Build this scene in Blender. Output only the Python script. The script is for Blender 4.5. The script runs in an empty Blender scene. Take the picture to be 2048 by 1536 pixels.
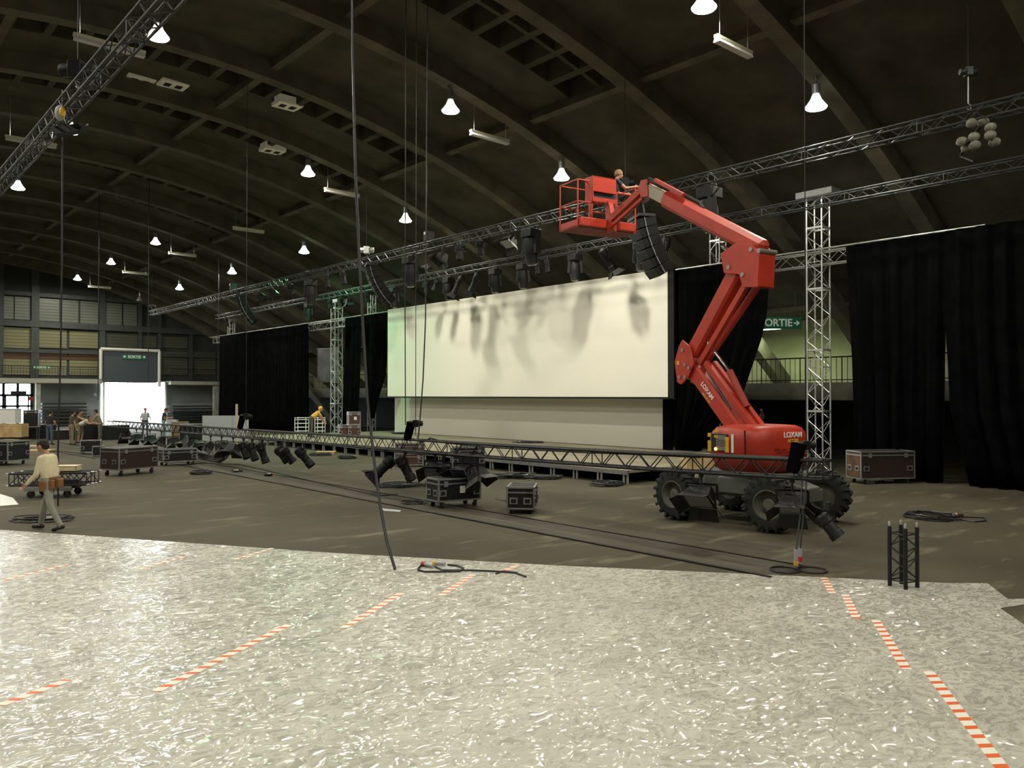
import bpy, bmesh, math, random
from math import sin, cos, pi, radians, atan, sqrt
from mathutils import Vector, Matrix, Quaternion
random.seed(7)
SC = bpy.context.scene
COL = SC.collection
V = Vector

# ---------------------------------------------------------------- camera
F, CX, CY = 1600.0, 1024.0, 768.0
TH = atan(1399.0 / 1600.0)          # heading: clockwise from the hall's long axis (+Y)
PITCH = atan(22.0 / 1600.0)
EYE = V((0, 0, 2.55))
camd = bpy.data.cameras.new('camera'); cam = bpy.data.objects.new('camera', camd); COL.objects.link(cam)
cam.location = EYE
cam.rotation_euler = (pi / 2 + PITCH, 0, -TH)
camd.sensor_width = 36.0; camd.lens = F / 2048 * 36.0
camd.clip_start = 0.1; camd.clip_end = 500
SC.camera = cam

# ---------------------------------------------------------------- colour, sky, daylight
SC.view_settings.view_transform = 'Standard'
SC.view_settings.look = 'None'
SC.view_settings.gamma = 1.0
SC.view_settings.use_curve_mapping = False
SC.view_settings.exposure = 0.0
W = bpy.data.worlds.new('world'); SC.world = W; W.use_nodes = True
bg = W.node_tree.nodes['Background']
bg.inputs[0].default_value = (0.86, 0.96, 1.0, 1); bg.inputs[1].default_value = 32.0
LAMP_W = 405.0
SC.cycles.max_bounces = 8; SC.cycles.diffuse_bounces = 5; SC.cycles.glossy_bounces = 4
SC.cycles.sample_clamp_indirect = 6.0

def portal(name, loc, rot, sx, sy):
    l = bpy.data.lights.new(name, 'AREA'); l.shape = 'RECTANGLE'; l.size = sx; l.size_y = sy
    l.cycles.is_portal = True
    o = bpy.data.objects.new(name, l); COL.objects.link(o); o.location = loc; o.rotation_euler = rot
    return o

# ---------------------------------------------------------------- measuring the place through the photograph
RV = V((cos(TH), -sin(TH), 0)); DV = V((sin(TH), cos(TH), 0))
def ray(px, py):
    x = (px - CX) / F; y = -(py - CY) / F
    fwd = DV * cos(PITCH) + V((0, 0, sin(PITCH))); up = -DV * sin(PITCH) + V((0, 0, cos(PITCH)))
    return RV * x + up * y + fwd
def fl(px, py, z=0.0):
    r = ray(px, py); return EYE + r * ((z - EYE.z) / r.z)
def onX(px, py, X):
    r = ray(px, py); return EYE + r * (X / r.x)
def onY(px, py, Y):
    r = ray(px, py); return EYE + r * (Y / r.y)
def atD(px, py, d):
    r = ray(px, py); return EYE + r * (d / r.dot(DV))
def rd(r, d, z=0.0):
    return RV * r + DV * d + V((0, 0, z))
def wang(deg):                      # an angle measured from the view's right axis -> world angle
    return radians(deg) - TH

# ---------------------------------------------------------------- mesh helpers
def frame(p, q, up=V((0, 0, 1))):
    z = (q - p).normalized()
    if abs(z.dot(up)) > 0.98: up = V((1, 0, 0)) if abs(z.x) < 0.9 else V((0, 1, 0))
    x = up.cross(z).normalized(); y = z.cross(x)
    return x, y, z
class MB:
    def __init__(s, M=None): s.v = []; s.f = []; s.M = M or Matrix.Identity(4)
    def add(s, vs, fs):
        n = len(s.v); s.v += [s.M @ V(v) for v in vs]; s.f += [tuple(i + n for i in f) for f in fs]; return s
    def box(s, c, d, R=None):
        c = V(c); hx, hy, hz = d[0] / 2, d[1] / 2, d[2] / 2
        P = [V((x, y, z)) for z in (-hz, hz) for y in (-hy, hy) for x in (-hx, hx)]
        if R is not None: P = [R @ p for p in P]
        return s.add([c + p for p in P], [(0, 2, 3, 1), (4, 5, 7, 6), (0, 1, 5, 4), (2, 6, 7, 3), (0, 4, 6, 2), (1, 3, 7, 5)])
    def bb(s, a, b):
        return s.box([(a[i] + b[i]) / 2 for i in range(3)], [abs(a[i] - b[i]) for i in range(3)])
    def bar(s, p, q, w, h, up=V((0, 0, 1)), w2=None, h2=None):
        p, q = V(p), V(q); x, y, z = frame(p, q, up); w2 = w if w2 is None else w2; h2 = h if h2 is None else h2
        P = [p - x * w / 2 - y * h / 2, p + x * w / 2 - y * h / 2, p + x * w / 2 + y * h / 2, p - x * w / 2 + y * h / 2,
             q - x * w2 / 2 - y * h2 / 2, q + x * w2 / 2 - y * h2 / 2, q + x * w2 / 2 + y * h2 / 2, q - x * w2 / 2 + y * h2 / 2]
        return s.add(P, [(3, 2, 1, 0), (4, 5, 6, 7), (0, 1, 5, 4), (1, 2, 6, 5), (2, 3, 7, 6), (3, 0, 4, 7)])
    def tube(s, p, q, r, n=6, r2=None):
        p, q = V(p), V(q); x, y, z = frame(p, q); r2 = r if r2 is None else r2
        A = [p + (x * cos(2 * pi * i / n) + y * sin(2 * pi * i / n)) * r for i in range(n)]
        B = [q + (x * cos(2 * pi * i / n) + y * sin(2 * pi * i / n)) * r2 for i in range(n)]
        return s.add(A + B, [(i, (i + 1) % n, n + (i + 1) % n, n + i) for i in range(n)] + [tuple(range(n - 1, -1, -1)), tuple(range(n, 2 * n))])
    def path(s, pts, r, n=6, closed=False):
        pts = [V(p) for p in pts]; m = len(pts); vs = []; fs = []
        for k, p in enumerate(pts):
            if closed: t = pts[(k + 1) % m] - pts[k - 1]
            else: t = pts[min(k + 1, m - 1)] - pts[max(k - 1, 0)]
            if t.length < 1e-6: t = V((0, 0, 1))
            t.normalize()
            if k == 0: x, y, _ = frame(V((0, 0, 0)), t)
            else:
                x = (x - t * x.dot(t))
                if x.length < 1e-4: x, y, _ = frame(V((0, 0, 0)), t)
                x.normalize(); y = t.cross(x)
            vs += [p + (x * cos(2 * pi * i / n) + y * sin(2 * pi * i / n)) * r for i in range(n)]
        for k in range(m if closed else m - 1):
            a = k * n; b = ((k + 1) % m) * n
            fs += [(a + i, a + (i + 1) % n, b + (i + 1) % n, b + i) for i in range(n)]
        if not closed: fs += [tuple(range(n - 1, -1, -1)), tuple(range((m - 1) * n, m * n))]
        return s.add(vs, fs)
    def lathe(s, prof, o=(0, 0, 0), q=(0, 0, 1), n=16, caps=True):       # prof: (radius, distance along the axis)
        o = V(o); x, y, z = frame(V((0, 0, 0)), V(q)); vs = []; fs = []; m = len(prof)
        for r, h in prof: vs += [o + z * h + (x * cos(2 * pi * i / n) + y * sin(2 * pi * i / n)) * max(r, 1e-4) for i in range(n)]
        for k in range(m - 1): fs += [(k * n + i, k * n + (i + 1) % n, (k + 1) * n + (i + 1) % n, (k + 1) * n + i) for i in range(n)]
        if caps: fs += [tuple(range(n - 1, -1, -1)), tuple(range((m - 1) * n, m * n))]
        return s.add(vs, fs)
    def prism(s, poly, o, ax, ay, th):                          # a polygon in the plane (ax, ay), given thickness along ax x ay
        o, ax, ay = V(o), V(ax), V(ay); nz = ax.cross(ay).normalized(); n = len(poly)
        A = [o + ax * a + ay * b - nz * th / 2 for a, b in poly]; B = [p + nz * th for p in A]
        return s.add(A + B, [tuple(range(n - 1, -1, -1)), tuple(range(n, 2 * n))] + [(i, (i + 1) % n, n + (i + 1) % n, n + i) for i in range(n)])
    def ell(s, c, r, n=12, m=8, R=None):
        c = V(c); vs = []; fs = []
        for j in range(1, m):
            for i in range(n):
                p = V((r[0] * sin(pi * j / m) * cos(2 * pi * i / n), r[1] * sin(pi * j / m) * sin(2 * pi * i / n), r[2] * cos(pi * j / m)))
                vs.append(c + (R @ p if R is not None else p))
        t = V((0, 0, r[2])); t = R @ t if R is not None else t
        vs += [c + t, c - t]; T = len(vs) - 2
        for j in range(m - 2): fs += [(j * n + i, (j + 1) * n + i, (j + 1) * n + (i + 1) % n, j * n + (i + 1) % n) for i in range(n)]
        fs += [(T, i, (i + 1) % n) for i in range(n)] + [((m - 2) * n + (i + 1) % n, (m - 2) * n + i, T + 1) for i in range(n)]
        return s.add(vs, fs)
    def build(s, name, mat, parent=None, smooth=40, bevel=0, loc=None, rz=None):
        me = bpy.data.meshes.new(name); me.from_pydata([tuple(v) for v in s.v], [], s.f); me.update()
        if mat is not None: me.materials.append(mat)
        if smooth:
            me.polygons.foreach_set('use_smooth', [True] * len(me.polygons)); me.set_sharp_from_angle(angle=radians(smooth))
        o = bpy.data.objects.new(name, me); COL.objects.link(o)
        if parent is not None: o.parent = parent
        if loc is not None: o.location = loc
        if rz is not None: o.rotation_euler = (0, 0, rz)
        if bevel:
            b = o.modifiers.new('bevel', 'BEVEL'); b.width = bevel; b.segments = 2; b.limit_method = 'ANGLE'
        return o
def tag(o, label, cat, group=None, kind=None):
    o['label'] = label; o['category'] = cat
    if group: o['group'] = group
    if kind: o['kind'] = kind
    return o
def thing(name, label, cat, loc=(0, 0, 0), rz=0.0, group=None):
    o = bpy.data.objects.new(name, None); COL.objects.link(o); o.location = loc; o.rotation_euler = (0, 0, rz); o.empty_display_size = 0.2
    return tag(o, label, cat, group)
def struct(mb, name, mat, label=None, smooth=30):
    o = mb.build(name, mat, smooth=smooth); o['kind'] = 'structure'
    if label: o['label'] = label; o['category'] = name.split('_')[0]
    return o
def dup(root, loc, rot, label, group=None, scale=None):
    r = root.copy(); COL.objects.link(r); r.location = loc; r.rotation_euler = rot; r['label'] = label
    if group: r['group'] = group
    if scale: r.scale = scale
    for ch in list(root.children):
        c = ch.copy(); COL.objects.link(c); c.parent = r
        for g in list(ch.children):
            e = g.copy(); COL.objects.link(e); e.parent = c
    return r
ORD = 'first second third fourth fifth sixth seventh eighth ninth tenth eleventh twelfth thirteenth fourteenth fifteenth sixteenth seventeenth eighteenth nineteenth twentieth'.split()

# ---------------------------------------------------------------- materials
MATS = {}
def mat(name, rgb, rough=0.6, metal=0.0, ns=0.0, na=0.25, bump=0.0, bs=None, emit=None, es=0.0, rgb2=None, stretch=None):
    if name in MATS: return MATS[name]
    m = bpy.data.materials.new(name); m.use_nodes = True; nt = m.node_tree; N = nt.nodes; L = nt.links
    p = N['Principled BSDF']; p.inputs['Base Color'].default_value = (*rgb, 1); p.inputs['Roughness'].default_value = rough; p.inputs['Metallic'].default_value = metal
    if emit: p.inputs['Emission Color'].default_value = (*emit, 1); p.inputs['Emission Strength'].default_value = es
    if ns or bump:
        tc = N.new('ShaderNodeTexCoord'); src = tc.outputs['Object']
        if stretch:
            mp = N.new('ShaderNodeMapping'); mp.inputs['Scale'].default_value = stretch; L.new(src, mp.inputs['Vector']); src = mp.outputs['Vector']
        nz = N.new('ShaderNodeTexNoise'); nz.inputs['Scale'].default_value = ns or bs; nz.inputs['Detail'].default_value = 5; L.new(src, nz.inputs['Vector'])
        if ns:
            r = N.new('ShaderNodeValToRGB'); r.color_ramp.elements[0].position = 0.3; r.color_ramp.elements[1].position = 0.7
            c2 = rgb2 or [min(1, c * (1 + na)) for c in rgb]; c1 = rgb if rgb2 else [c * (1 - na) for c in rgb]
            r.color_ramp.elements[0].color = (*c1, 1); r.color_ramp.elements[1].color = (*c2, 1)
            L.new(nz.outputs['Fac'], r.inputs['Fac']); L.new(r.outputs['Color'], p.inputs['Base Color'])
        if bump:
            nb = N.new('ShaderNodeTexNoise'); nb.inputs['Scale'].default_value = bs or ns; nb.inputs['Detail'].default_value = 4; L.new(src, nb.inputs['Vector'])
            b = N.new('ShaderNodeBump'); b.inputs['Strength'].default_value = bump; b.inputs['Distance'].default_value = 0.05
            L.new(nb.outputs['Fac'], b.inputs['Height']); L.new(b.outputs['Normal'], p.inputs['Normal'])
    MATS[name] = m; return m

def slat_mat(name, rgb, rgb2, pitch, rough=0.5, metal=0.0):      # horizontal boards or louvres by height
    m = bpy.data.materials.new(name); m.use_nodes = True; nt = m.node_tree; N = nt.nodes; L = nt.links; p = N['Principled BSDF']
    tc = N.new('ShaderNodeTexCoord'); sp = N.new('ShaderNodeSeparateXYZ'); L.new(tc.outputs['Object'], sp.inputs[0])
    d = N.new('ShaderNodeMath'); d.operation = 'DIVIDE'; d.inputs[1].default_value = pitch; L.new(sp.outputs['Z'], d.inputs[0])
    fr = N.new('ShaderNodeMath'); fr.operation = 'FRACT'; L.new(d.outputs[0], fr.inputs[0])
    r = N.new('ShaderNodeValToRGB'); r.color_ramp.interpolation = 'LINEAR'; e = r.color_ramp.elements
    e[0].position = 0.0; e[0].color = (*rgb2, 1); e[1].position = 0.3; e[1].color = (*rgb, 1); L.new(fr.outputs[0], r.inputs[0])
    L.new(r.outputs[0], p.inputs['Base Color']); p.inputs['Roughness'].default_value = rough; p.inputs['Metallic'].default_value = metal
    b = N.new('ShaderNodeBump'); b.inputs['Distance'].default_value = 0.03; b.inputs['Strength'].default_value = 0.6
    L.new(fr.outputs[0], b.inputs['Height']); L.new(b.outputs['Normal'], p.inputs['Normal'])
    MATS[name] = m; return m

M_vault = mat('vault_board', (0.078, 0.068, 0.045), 0.9, 0, 0.9, 0.35, 0.3, 6.0)
M_rib = mat('vault_rib', (0.125, 0.11, 0.075), 0.85, 0, 1.2, 0.3)
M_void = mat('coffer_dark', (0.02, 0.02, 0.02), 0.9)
M_white = mat('white_paint', (0.72, 0.72, 0.68), 0.5)
M_steel = mat('grey_steel', (0.055, 0.063, 0.06), 0.55, 0.2, 3, 0.2)
M_alu = mat('aluminium', (0.62, 0.63, 0.62), 0.38, 0.75, 5, 0.1)
M_aludark = mat('dull_aluminium', (0.33, 0.34, 0.34), 0.42, 0.7, 5, 0.15)
M_blacktruss = mat('black_truss', (0.010, 0.010, 0.012), 0.55, 0.0, 8, 0.3); M_blacktruss.node_tree.nodes['Principled BSDF'].inputs['Specular IOR Level'].default_value = .35
M_black = mat('black_plastic', (0.006, 0.006, 0.0065), 0.55); M_black.node_tree.nodes['Principled BSDF'].inputs['Specular IOR Level'].default_value = .3
M_cable = mat('black_rubber', (0.012, 0.012, 0.014), 0.5)
M_curtain = mat('black_curtain', (0.004, 0.004, 0.0045), 1.0, 0, 2.0, 0.3); M_curtain.node_tree.nodes['Principled BSDF'].inputs['Specular IOR Level'].default_value = 0.0
M_red = mat('red_paint', (0.46, 0.034, 0.012), 0.45, 0, 3.0, 0.14, 0.0)
M_redd = mat('dull_red_paint', (0.36, 0.04, 0.02), 0.6, 0, 2.5, 0.2)  # darker, duller red for the lower cowl and lift cylinder
M_lens = mat('lens_glass', (0.25, 0.27, 0.3), 0.12, 0.6)
M_yellow = mat('yellow_plastic', (0.75, 0.42, 0.02), 0.45)
M_redpl = mat('red_plastic', (0.55, 0.03, 0.03), 0.45)
M_greypl = mat('grey_plastic', (0.35, 0.36, 0.40), 0.5)
M_wood = mat('plywood', (0.50, 0.35, 0.17), 0.65, 0, 4.0, 0.25, stretch=(1, 8, 1))
M_concrete = mat('concrete', (0.17, 0.155, 0.115), 0.85, 0, 1.5, 0.25)
# ================================================================ the hall
XC, ZT, KV = 8.0, 14.1, 0.01328
def vz(X): return ZT - KV * (X - XC) ** 2
Y0, Y1 = -16.5, 75.0
XR, XL = 36.5, -20.5
XSH = 24.4

# floor: worn brown concrete with pale scuffs
mf = bpy.data.materials.new('worn_floor'); mf.use_nodes = True
nt = mf.node_tree; N = nt.nodes; L = nt.links; p = N['Principled BSDF']
tc = N.new('ShaderNodeTexCoord')
n1 = N.new('ShaderNodeTexNoise'); n1.inputs['Scale'].default_value = 0.35; n1.inputs['Detail'].default_value = 8; L.new(tc.outputs['Object'], n1.inputs['Vector'])
r1 = N.new('ShaderNodeValToRGB'); r1.color_ramp.elements[0].position = 0.3; r1.color_ramp.elements[0].color = (0.046, 0.039, 0.025, 1); r1.color_ramp.elements[1].position = 0.72; r1.color_ramp.elements[1].color = (0.080, 0.069, 0.044, 1)
L.new(n1.outputs['Fac'], r1.inputs['Fac'])
mp = N.new('ShaderNodeMapping'); mp.inputs['Rotation'].default_value = (0, 0, 0.75); mp.inputs['Scale'].default_value = (0.6, 2.0, 1); L.new(tc.outputs['Object'], mp.inputs['Vector'])
n2 = N.new('ShaderNodeTexNoise'); n2.inputs['Scale'].default_value = 0.9; n2.inputs['Detail'].default_value = 7; n2.inputs['Roughness'].default_value = 0.62; L.new(mp.outputs['Vector'], n2.inputs['Vector'])
r2 = N.new('ShaderNodeValToRGB'); r2.color_ramp.elements[0].position = 0.56; r2.color_ramp.elements[0].color = (0, 0, 0, 1); r2.color_ramp.elements[1].position = 0.78; r2.color_ramp.elements[1].color = (1, 1, 1, 1)
L.new(n2.outputs['Fac'], r2.inputs['Fac'])
mx = N.new('ShaderNodeMixRGB'); mx.inputs['Color2'].default_value = (0.20, 0.175, 0.115, 1); L.new(r1.outputs['Color'], mx.inputs['Color1']); L.new(r2.outputs['Color'], mx.inputs['Fac'])
L.new(mx.outputs['Color'], p.inputs['Base Color']); p.inputs['Roughness'].default_value = 0.8; p.inputs['Specular IOR Level'].default_value = .25
struct(MB().bb((XL, Y0, -0.2), (XR, Y1 + 14, 0)), 'floor', mf)

# vault shell, bay by bay, with coffers cut beside some ribs
RIBS = [-14 + 5 * i for i in range(18)]
COFF = {16, 26, 31, 41, 46, 56, 61}
def shell():
    b = MB(); vd = MB()
    xs = [XC - XSH + i * (2 * XSH / 44) for i in range(45)]
    def quad(xa, xb, ya, yb, m=b):
        m.add([(xa, ya, vz(xa)), (xb, ya, vz(xb)), (xb, yb, vz(xb)), (xa, yb, vz(xa))], [(0, 1, 2, 3)])
    ys = [Y0] + RIBS + [Y1]
    for i in range(len(ys) - 1):
        ya, yb = ys[i], ys[i + 1]
        if ya in COFF:
            xo = -3.0
            xq = [x for x in xs if x < xo] + [xo]
            for k in range(len(xq) - 1): quad(xq[k], xq[k + 1], ya, yb)
            x = xo; k = 0
            while x < 18.9:
                quad(x, x + 0.22, ya, yb); xa, xb = x + 0.22, x + 1.05
                quad(xa, xb, ya, ya + 0.5); quad(xa, xb, ya + 1.4, ya + 1.55); quad(xa, xb, ya + 2.8, yb)
                for (p0, p1) in ((ya + .5, ya + 1.4), (ya + 1.55, ya + 2.8)):
                    h = 0.6
                    A = [V((xa, p0, vz(xa))), V((xb, p0, vz(xb))), V((xb, p1, vz(xb))), V((xa, p1, vz(xa)))]
                    B = [q + V((0, 0, h)) for q in A]
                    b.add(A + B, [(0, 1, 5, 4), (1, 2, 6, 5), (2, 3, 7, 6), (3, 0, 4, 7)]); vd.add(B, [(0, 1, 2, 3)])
                x += 1.05; k += 1
            xq = [x] + [q for q in xs if q > x + 0.05]
            for k in range(len(xq) - 1): quad(xq[k], xq[k + 1], ya, yb)
        else:
            for k in range(44): quad(xs[k], xs[k + 1], ya, yb)
    return b, vd
b, vd = shell()
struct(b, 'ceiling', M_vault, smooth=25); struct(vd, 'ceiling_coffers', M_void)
def rib_mesh(y, w, dep, x0, x1, n=56):
    vs = []; fs = []
    for i in range(n + 1):
        X = x0 + (x1 - x0) * i / n; z = vz(X); s = -2 * KV * (X - XC); t = V((1, 0, s)).normalized(); nn = V((-t.z, 0, t.x))
        c = V((X, y, z)); lo = c - nn * dep; hi = c + nn * 0.08
        vs += [lo + V((0, -w / 2, 0)), lo + V((0, w / 2, 0)), hi + V((0, w / 2, 0)), hi + V((0, -w / 2, 0))]
    for i in range(n):
        a = 4 * i; c = a + 4
        fs += [(a + k, a + (k + 1) % 4, c + (k + 1) % 4, c + k) for k in range(4)]
    fs += [(3, 2, 1, 0), tuple(4 * n + k for k in range(4))]
    return MB().add(vs, fs)
for i, y in enumerate(RIBS):
    struct(rib_mesh(y, 0.5, 0.62, XC - 28.4, XC + 28.4 if y < 72 else XC + 27), f'trim_{i + 1}', M_rib)
struct(rib_mesh(Y1 - 0.4, 0.7, 0.9, XC - 28.4, XC + 28.4), 'trim_19', M_rib)
for i, X in enumerate((-3.1, 4.25, 11.75, 19.1)):
    struct(MB().box((X, (Y0 + Y1) / 2, vz(X) - 0.14), (0.26, Y1 - Y0, 0.3), Matrix.Rotation(math.atan(2 * KV * (X - XC)), 3, 'Y')), f'trim_{20 + i}', M_rib)

# side and back walls, aisle roof, gallery on the right
M_wall = mat('grey_wall', (0.15, 0.15, 0.13), 0.85, 0, 0.8, 0.2)
M_cream = mat('cream_wall', (0.50, 0.50, 0.30), 0.8, 0, 1.0, 0.12)
M_slab = mat('gallery_concrete', (0.22, 0.215, 0.17), 0.85, 0, 1.5, 0.2)
struct(MB().bb((XL - 0.3, Y0, 0), (XL, Y1, 7.2)), 'wall_left', M_wall)
struct(MB().bb((XL, Y0 - 0.3, 0), (XR, Y0, 14.6)), 'wall_back', M_wall)
struct(MB().bb((XR, Y0, 0), (XR + 0.3, Y1, 7.2)), 'wall_right', M_cream)
zs = vz(XC + XSH)
struct(MB().bb((XC + XSH - 0.3, Y0, zs), (XR + 0.3, Y1, zs + 0.25)), 'ceiling_aisle_right', M_vault)
struct(MB().bb((XL - 0.3, Y0, zs), (XC - XSH + 0.3, Y1, zs + 0.25)), 'ceiling_aisle_left', M_vault)
struct(MB().bb((30.2, Y0, 2.75), (XR, Y1 - 2.5, 3.05)).bb((30.2, Y0, 2.35), (30.55, Y1 - 2.5, 2.75)), 'floor_gallery_right', M_slab)
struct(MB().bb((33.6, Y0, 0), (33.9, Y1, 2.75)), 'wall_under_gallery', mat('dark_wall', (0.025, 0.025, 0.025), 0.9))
M_rail = mat('dark_rail', (0.012, 0.012, 0.012), 0.5, 0.3)
def railing(root, a, c, h, step, mesh_rows=0):
    a, c = V(a), V(c); n = max(1, int((c - a).length / step)); up = V((0, 0, h))
    m = MB(); m.tube(a + up, c + up, 0.03); m.tube(a + up * 0.1, c + up * 0.1, 0.02)
    for k in range(mesh_rows): m.tube(a + up * (0.1 + 0.9 * (k + 1) / (mesh_rows + 1)), c + up * (0.1 + 0.9 * (k + 1) / (mesh_rows + 1)), 0.012, 4)
    m.build('rail', M_rail, root)
    m = MB()
    for k in range(n + 1):
        q = a.lerp(c, k / n); m.tube(q, q + up, 0.025 if k % 8 == 0 else 0.013, 4)
    m.build('balusters', M_rail, root)
t = thing('gallery_railing', 'dark metal railing along the side gallery behind the black curtains', 'railing')
railing(t, (30.3, 8, 3.05), (30.3, 60, 3.05), 1.0, 0.22)

# ---------------------------------------------------------------- end wall
M_end = mat('end_wall_paint', (0.038, 0.043, 0.037), 0.8, 0, 0.8, 0.2)
M_endlo = mat('end_wall_lower', (0.30, 0.32, 0.33), 0.8, 0, 0.8, 0.15)  # blue-grey wall, with the gate's daylight glow put into the colour
def ew(px, py): return onY(px, py, Y1)
gl, gr = ew(207, 800).x, ew(322, 800).x; gtop = ew(262, 764).z
dl, dr = ew(-60, 800).x, ew(66, 800).x; dtop = ew(30, 768).z
b = MB(); xs_ = XC - 28.5
def wallrect(x0, x1, z0, z1): b.bb((x0, Y1, z0), (x1, Y1 + 0.3, z1))
wallrect(XL - .3, dl, 0, 15); wallrect(dl, dr, dtop, 15); wallrect(dr, gl, 0, 15); wallrect(gl, gr, gtop, 15); wallrect(gr, XR + .3, 0, 15)
struct(b, 'wall_end', M_end)
zg = ew(100, 764).z
b = MB(); b.bb((dr + 0.02, Y1 - 0.06, 0), (gl - 0.02, Y1 - 0.005, zg)); b.bb((gr + 0.02, Y1 - 0.06, 0), (XR, Y1 - 0.005, zg))
struct(b, 'wall_end_lower', M_endlo)
# frame of columns and beams
def colm(x0, x1, y0, y1, dep, name, m=M_steel):
    p, q = ew(x0, y0), ew(x1, y1); return struct(MB().bb((p.x, Y1 - dep, min(q.z, p.z)), (q.x, Y1 - 0.01, max(p.z, q.z))), name, m)
tn = 30
for (x0, x1, y0) in ((-70, -62, 520), (-3, 5, 520), (62, 76, 528), (198, 208, 555), (275, 281, 590), (314, 320, 620), (376, 383, 650)):
    colm(x0, x1, y0, 764, 0.35, f'trim_{tn}'); tn += 1
for k, (ya, yb, dep) in enumerate(((639, 651, 0.42), (695, 702, 0.38), (582, 590, 0.3))):
    za, zb = ew(76, ya + 4).z, ew(76, yb + 4).z
    struct(MB().bb((XL, Y1 - dep, zb), (XC + sqrt(max(0.1, (ZT - za) / KV)) - 0.6, Y1 - 0.01, za)), f'trim_{tn}', M_steel); tn += 1
struct(MB().bb((XL, Y1 - 0.2, ew(76, 590).z), (XC + 21, Y1 - 0.01, ew(76, 530).z)), f'trim_{tn}', mat('end_wall_top', (0.03, 0.035, 0.03), 0.8)); tn += 1
M_louv = slat_mat('steel_louvre', (0.22, 0.235, 0.20), (0.06, 0.07, 0.06), 0.24, 0.33, 0.5)
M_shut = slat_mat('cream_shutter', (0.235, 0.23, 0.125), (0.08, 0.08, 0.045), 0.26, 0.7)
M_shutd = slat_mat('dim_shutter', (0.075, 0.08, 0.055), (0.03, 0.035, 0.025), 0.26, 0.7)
wn = 1
def pane(x0, x1, y0, y1, m):
    global wn
    p, q = ew(x0, (y0 + y1) / 2), ew(x1, (y0 + y1) / 2); za, zb = ew((x0 + x1) / 2, y1).z, ew((x0 + x1) / 2, y0).z
    struct(MB().bb((p.x, Y1 - 0.12, za), (q.x, Y1 - 0.02, zb)), f'window_{wn}', m); wn += 1
for x0, x1 in ((-60, -4), (6, 27), (29, 60), (78, 118), (122, 156), (160, 197), (209, 243), (246, 273)):
    s = 590 + 0.065 * max(x0, -30); pane(x0, x1, s + 3, s + 48, M_louv)
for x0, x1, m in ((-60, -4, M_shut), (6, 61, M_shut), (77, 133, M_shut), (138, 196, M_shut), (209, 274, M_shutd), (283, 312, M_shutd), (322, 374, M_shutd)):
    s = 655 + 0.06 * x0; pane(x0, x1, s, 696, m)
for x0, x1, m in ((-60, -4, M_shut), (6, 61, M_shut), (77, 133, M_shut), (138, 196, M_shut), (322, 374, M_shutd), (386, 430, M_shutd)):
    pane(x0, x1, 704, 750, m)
pz0, pz1 = ew(100, 719).z, ew(100, 709).z
struct(MB().bb((XL, Y1 - 0.16, pz0), (ew(196, 710).x, Y1 - 0.13, pz1)), f'trim_{tn}', mat('brown_band', (0.09, 0.045, 0.02), 0.7)); tn += 1
# end gallery
YG = Y1 - 2.6
gz = onY(100, 757, YG).z; gz0 = onY(100, 766, YG).z
gxl, gxr = onY(205, 760, YG).x, onY(342, 760, YG).x
struct(MB().bb((XL, YG, gz0), (gxl, Y1, gz)), 'floor_end_gallery', mat('gallery_edge', (0.36, 0.36, 0.31), 0.7))
struct(MB().bb((gxr, YG, gz0 - 0.05), (32, Y1, gz - 0.1)), 'floor_end_gallery_right', MATS['gallery_edge'])
t = thing('gallery_railing', 'dark grid railing on the end gallery above the glass doors', 'railing')
railing(t, (XL, YG + 0.1, gz), (gxl - 0.05, YG + 0.1, gz), onY(100, 733, YG).z - gz, 0.2, 4)
t = thing('gallery_railing', 'dark grid railing on the end gallery beside the black curtain', 'railing')
railing(t, (gxr + 0.05, YG + 0.1, gz - 0.1), (31, YG + 0.1, gz - 0.1), onY(400, 737, YG).z - gz, 0.2, 4)
# gate portal: a dark box panel above the bright opening with a white tube frame
YP = YG + 0.1
a0, a1 = onY(207, 704, YP), onY(314, 766, YP)
struct(MB().bb((a0.x, YP, a1.z), (a1.x, YP + 0.12, a0.z)), 'wall_above_gate', mat('blue_grey_panel', (0.055, 0.07, 0.085), 0.5))
fx0, fx1 = onY(201, 700, YP).x, onY(318, 700, YP).x; fz = onY(201, 698, YP).z
t = thing('gate_portal', 'white tubular frame around the dark panel above the bright gate', 'frame')
MB().tube((fx0, YP - .1, gz), (fx0, YP - .1, fz), 0.13, 8).build('post', M_white, t)
MB().tube((fx1, YP - .1, gz - .6), (fx1, YP - .1, fz), 0.13, 8).build('post', M_white, t)
MB().tube((fx0, YP - .1, fz), (fx1, YP - .1, fz), 0.13, 8).build('crossbar', M_white, t)
t = thing('gate_curtain', 'pale leaf of the open gate standing at its curtain side', 'gate')
q0, q1 = onY(323, 764, Y1 - .4), onY(334, 764, Y1 - 2.2)
MB().prism([(0, 0), ((q1 - q0).length, 0), ((q1 - q0).length * .7, q0.z), (0, q0.z)], (q0.x, q0.y, 0), V((q1.x - q0.x, q1.y - q0.y, 0)).normalized(), V((0, 0, 1)), 0.12).build('leaf', mat('pale_leaf', (0.55, 0.56, 0.54), 0.6), t)
MB().tube((q0.x, q0.y, 0), (q0.x, q0.y, q0.z), 0.07).build('hinge_post', M_white, t)
t = thing('gate_leaf', 'white leaf of the open gate standing on the glass door side', 'gate')
q0, q1 = onY(206, 764, Y1 - .4), onY(200, 764, Y1 - 1.0)
MB().bar((q0.x, q0.y, q0.z / 2), (q1.x, q1.y, q0.z / 2), 0.1, q0.z).build('leaf', M_white, t)
MB().tube((q0.x + .1, q0.y, 0), (q0.x + .1, q0.y, q0.z), 0.07).build('hinge_post', M_white, t)
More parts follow.
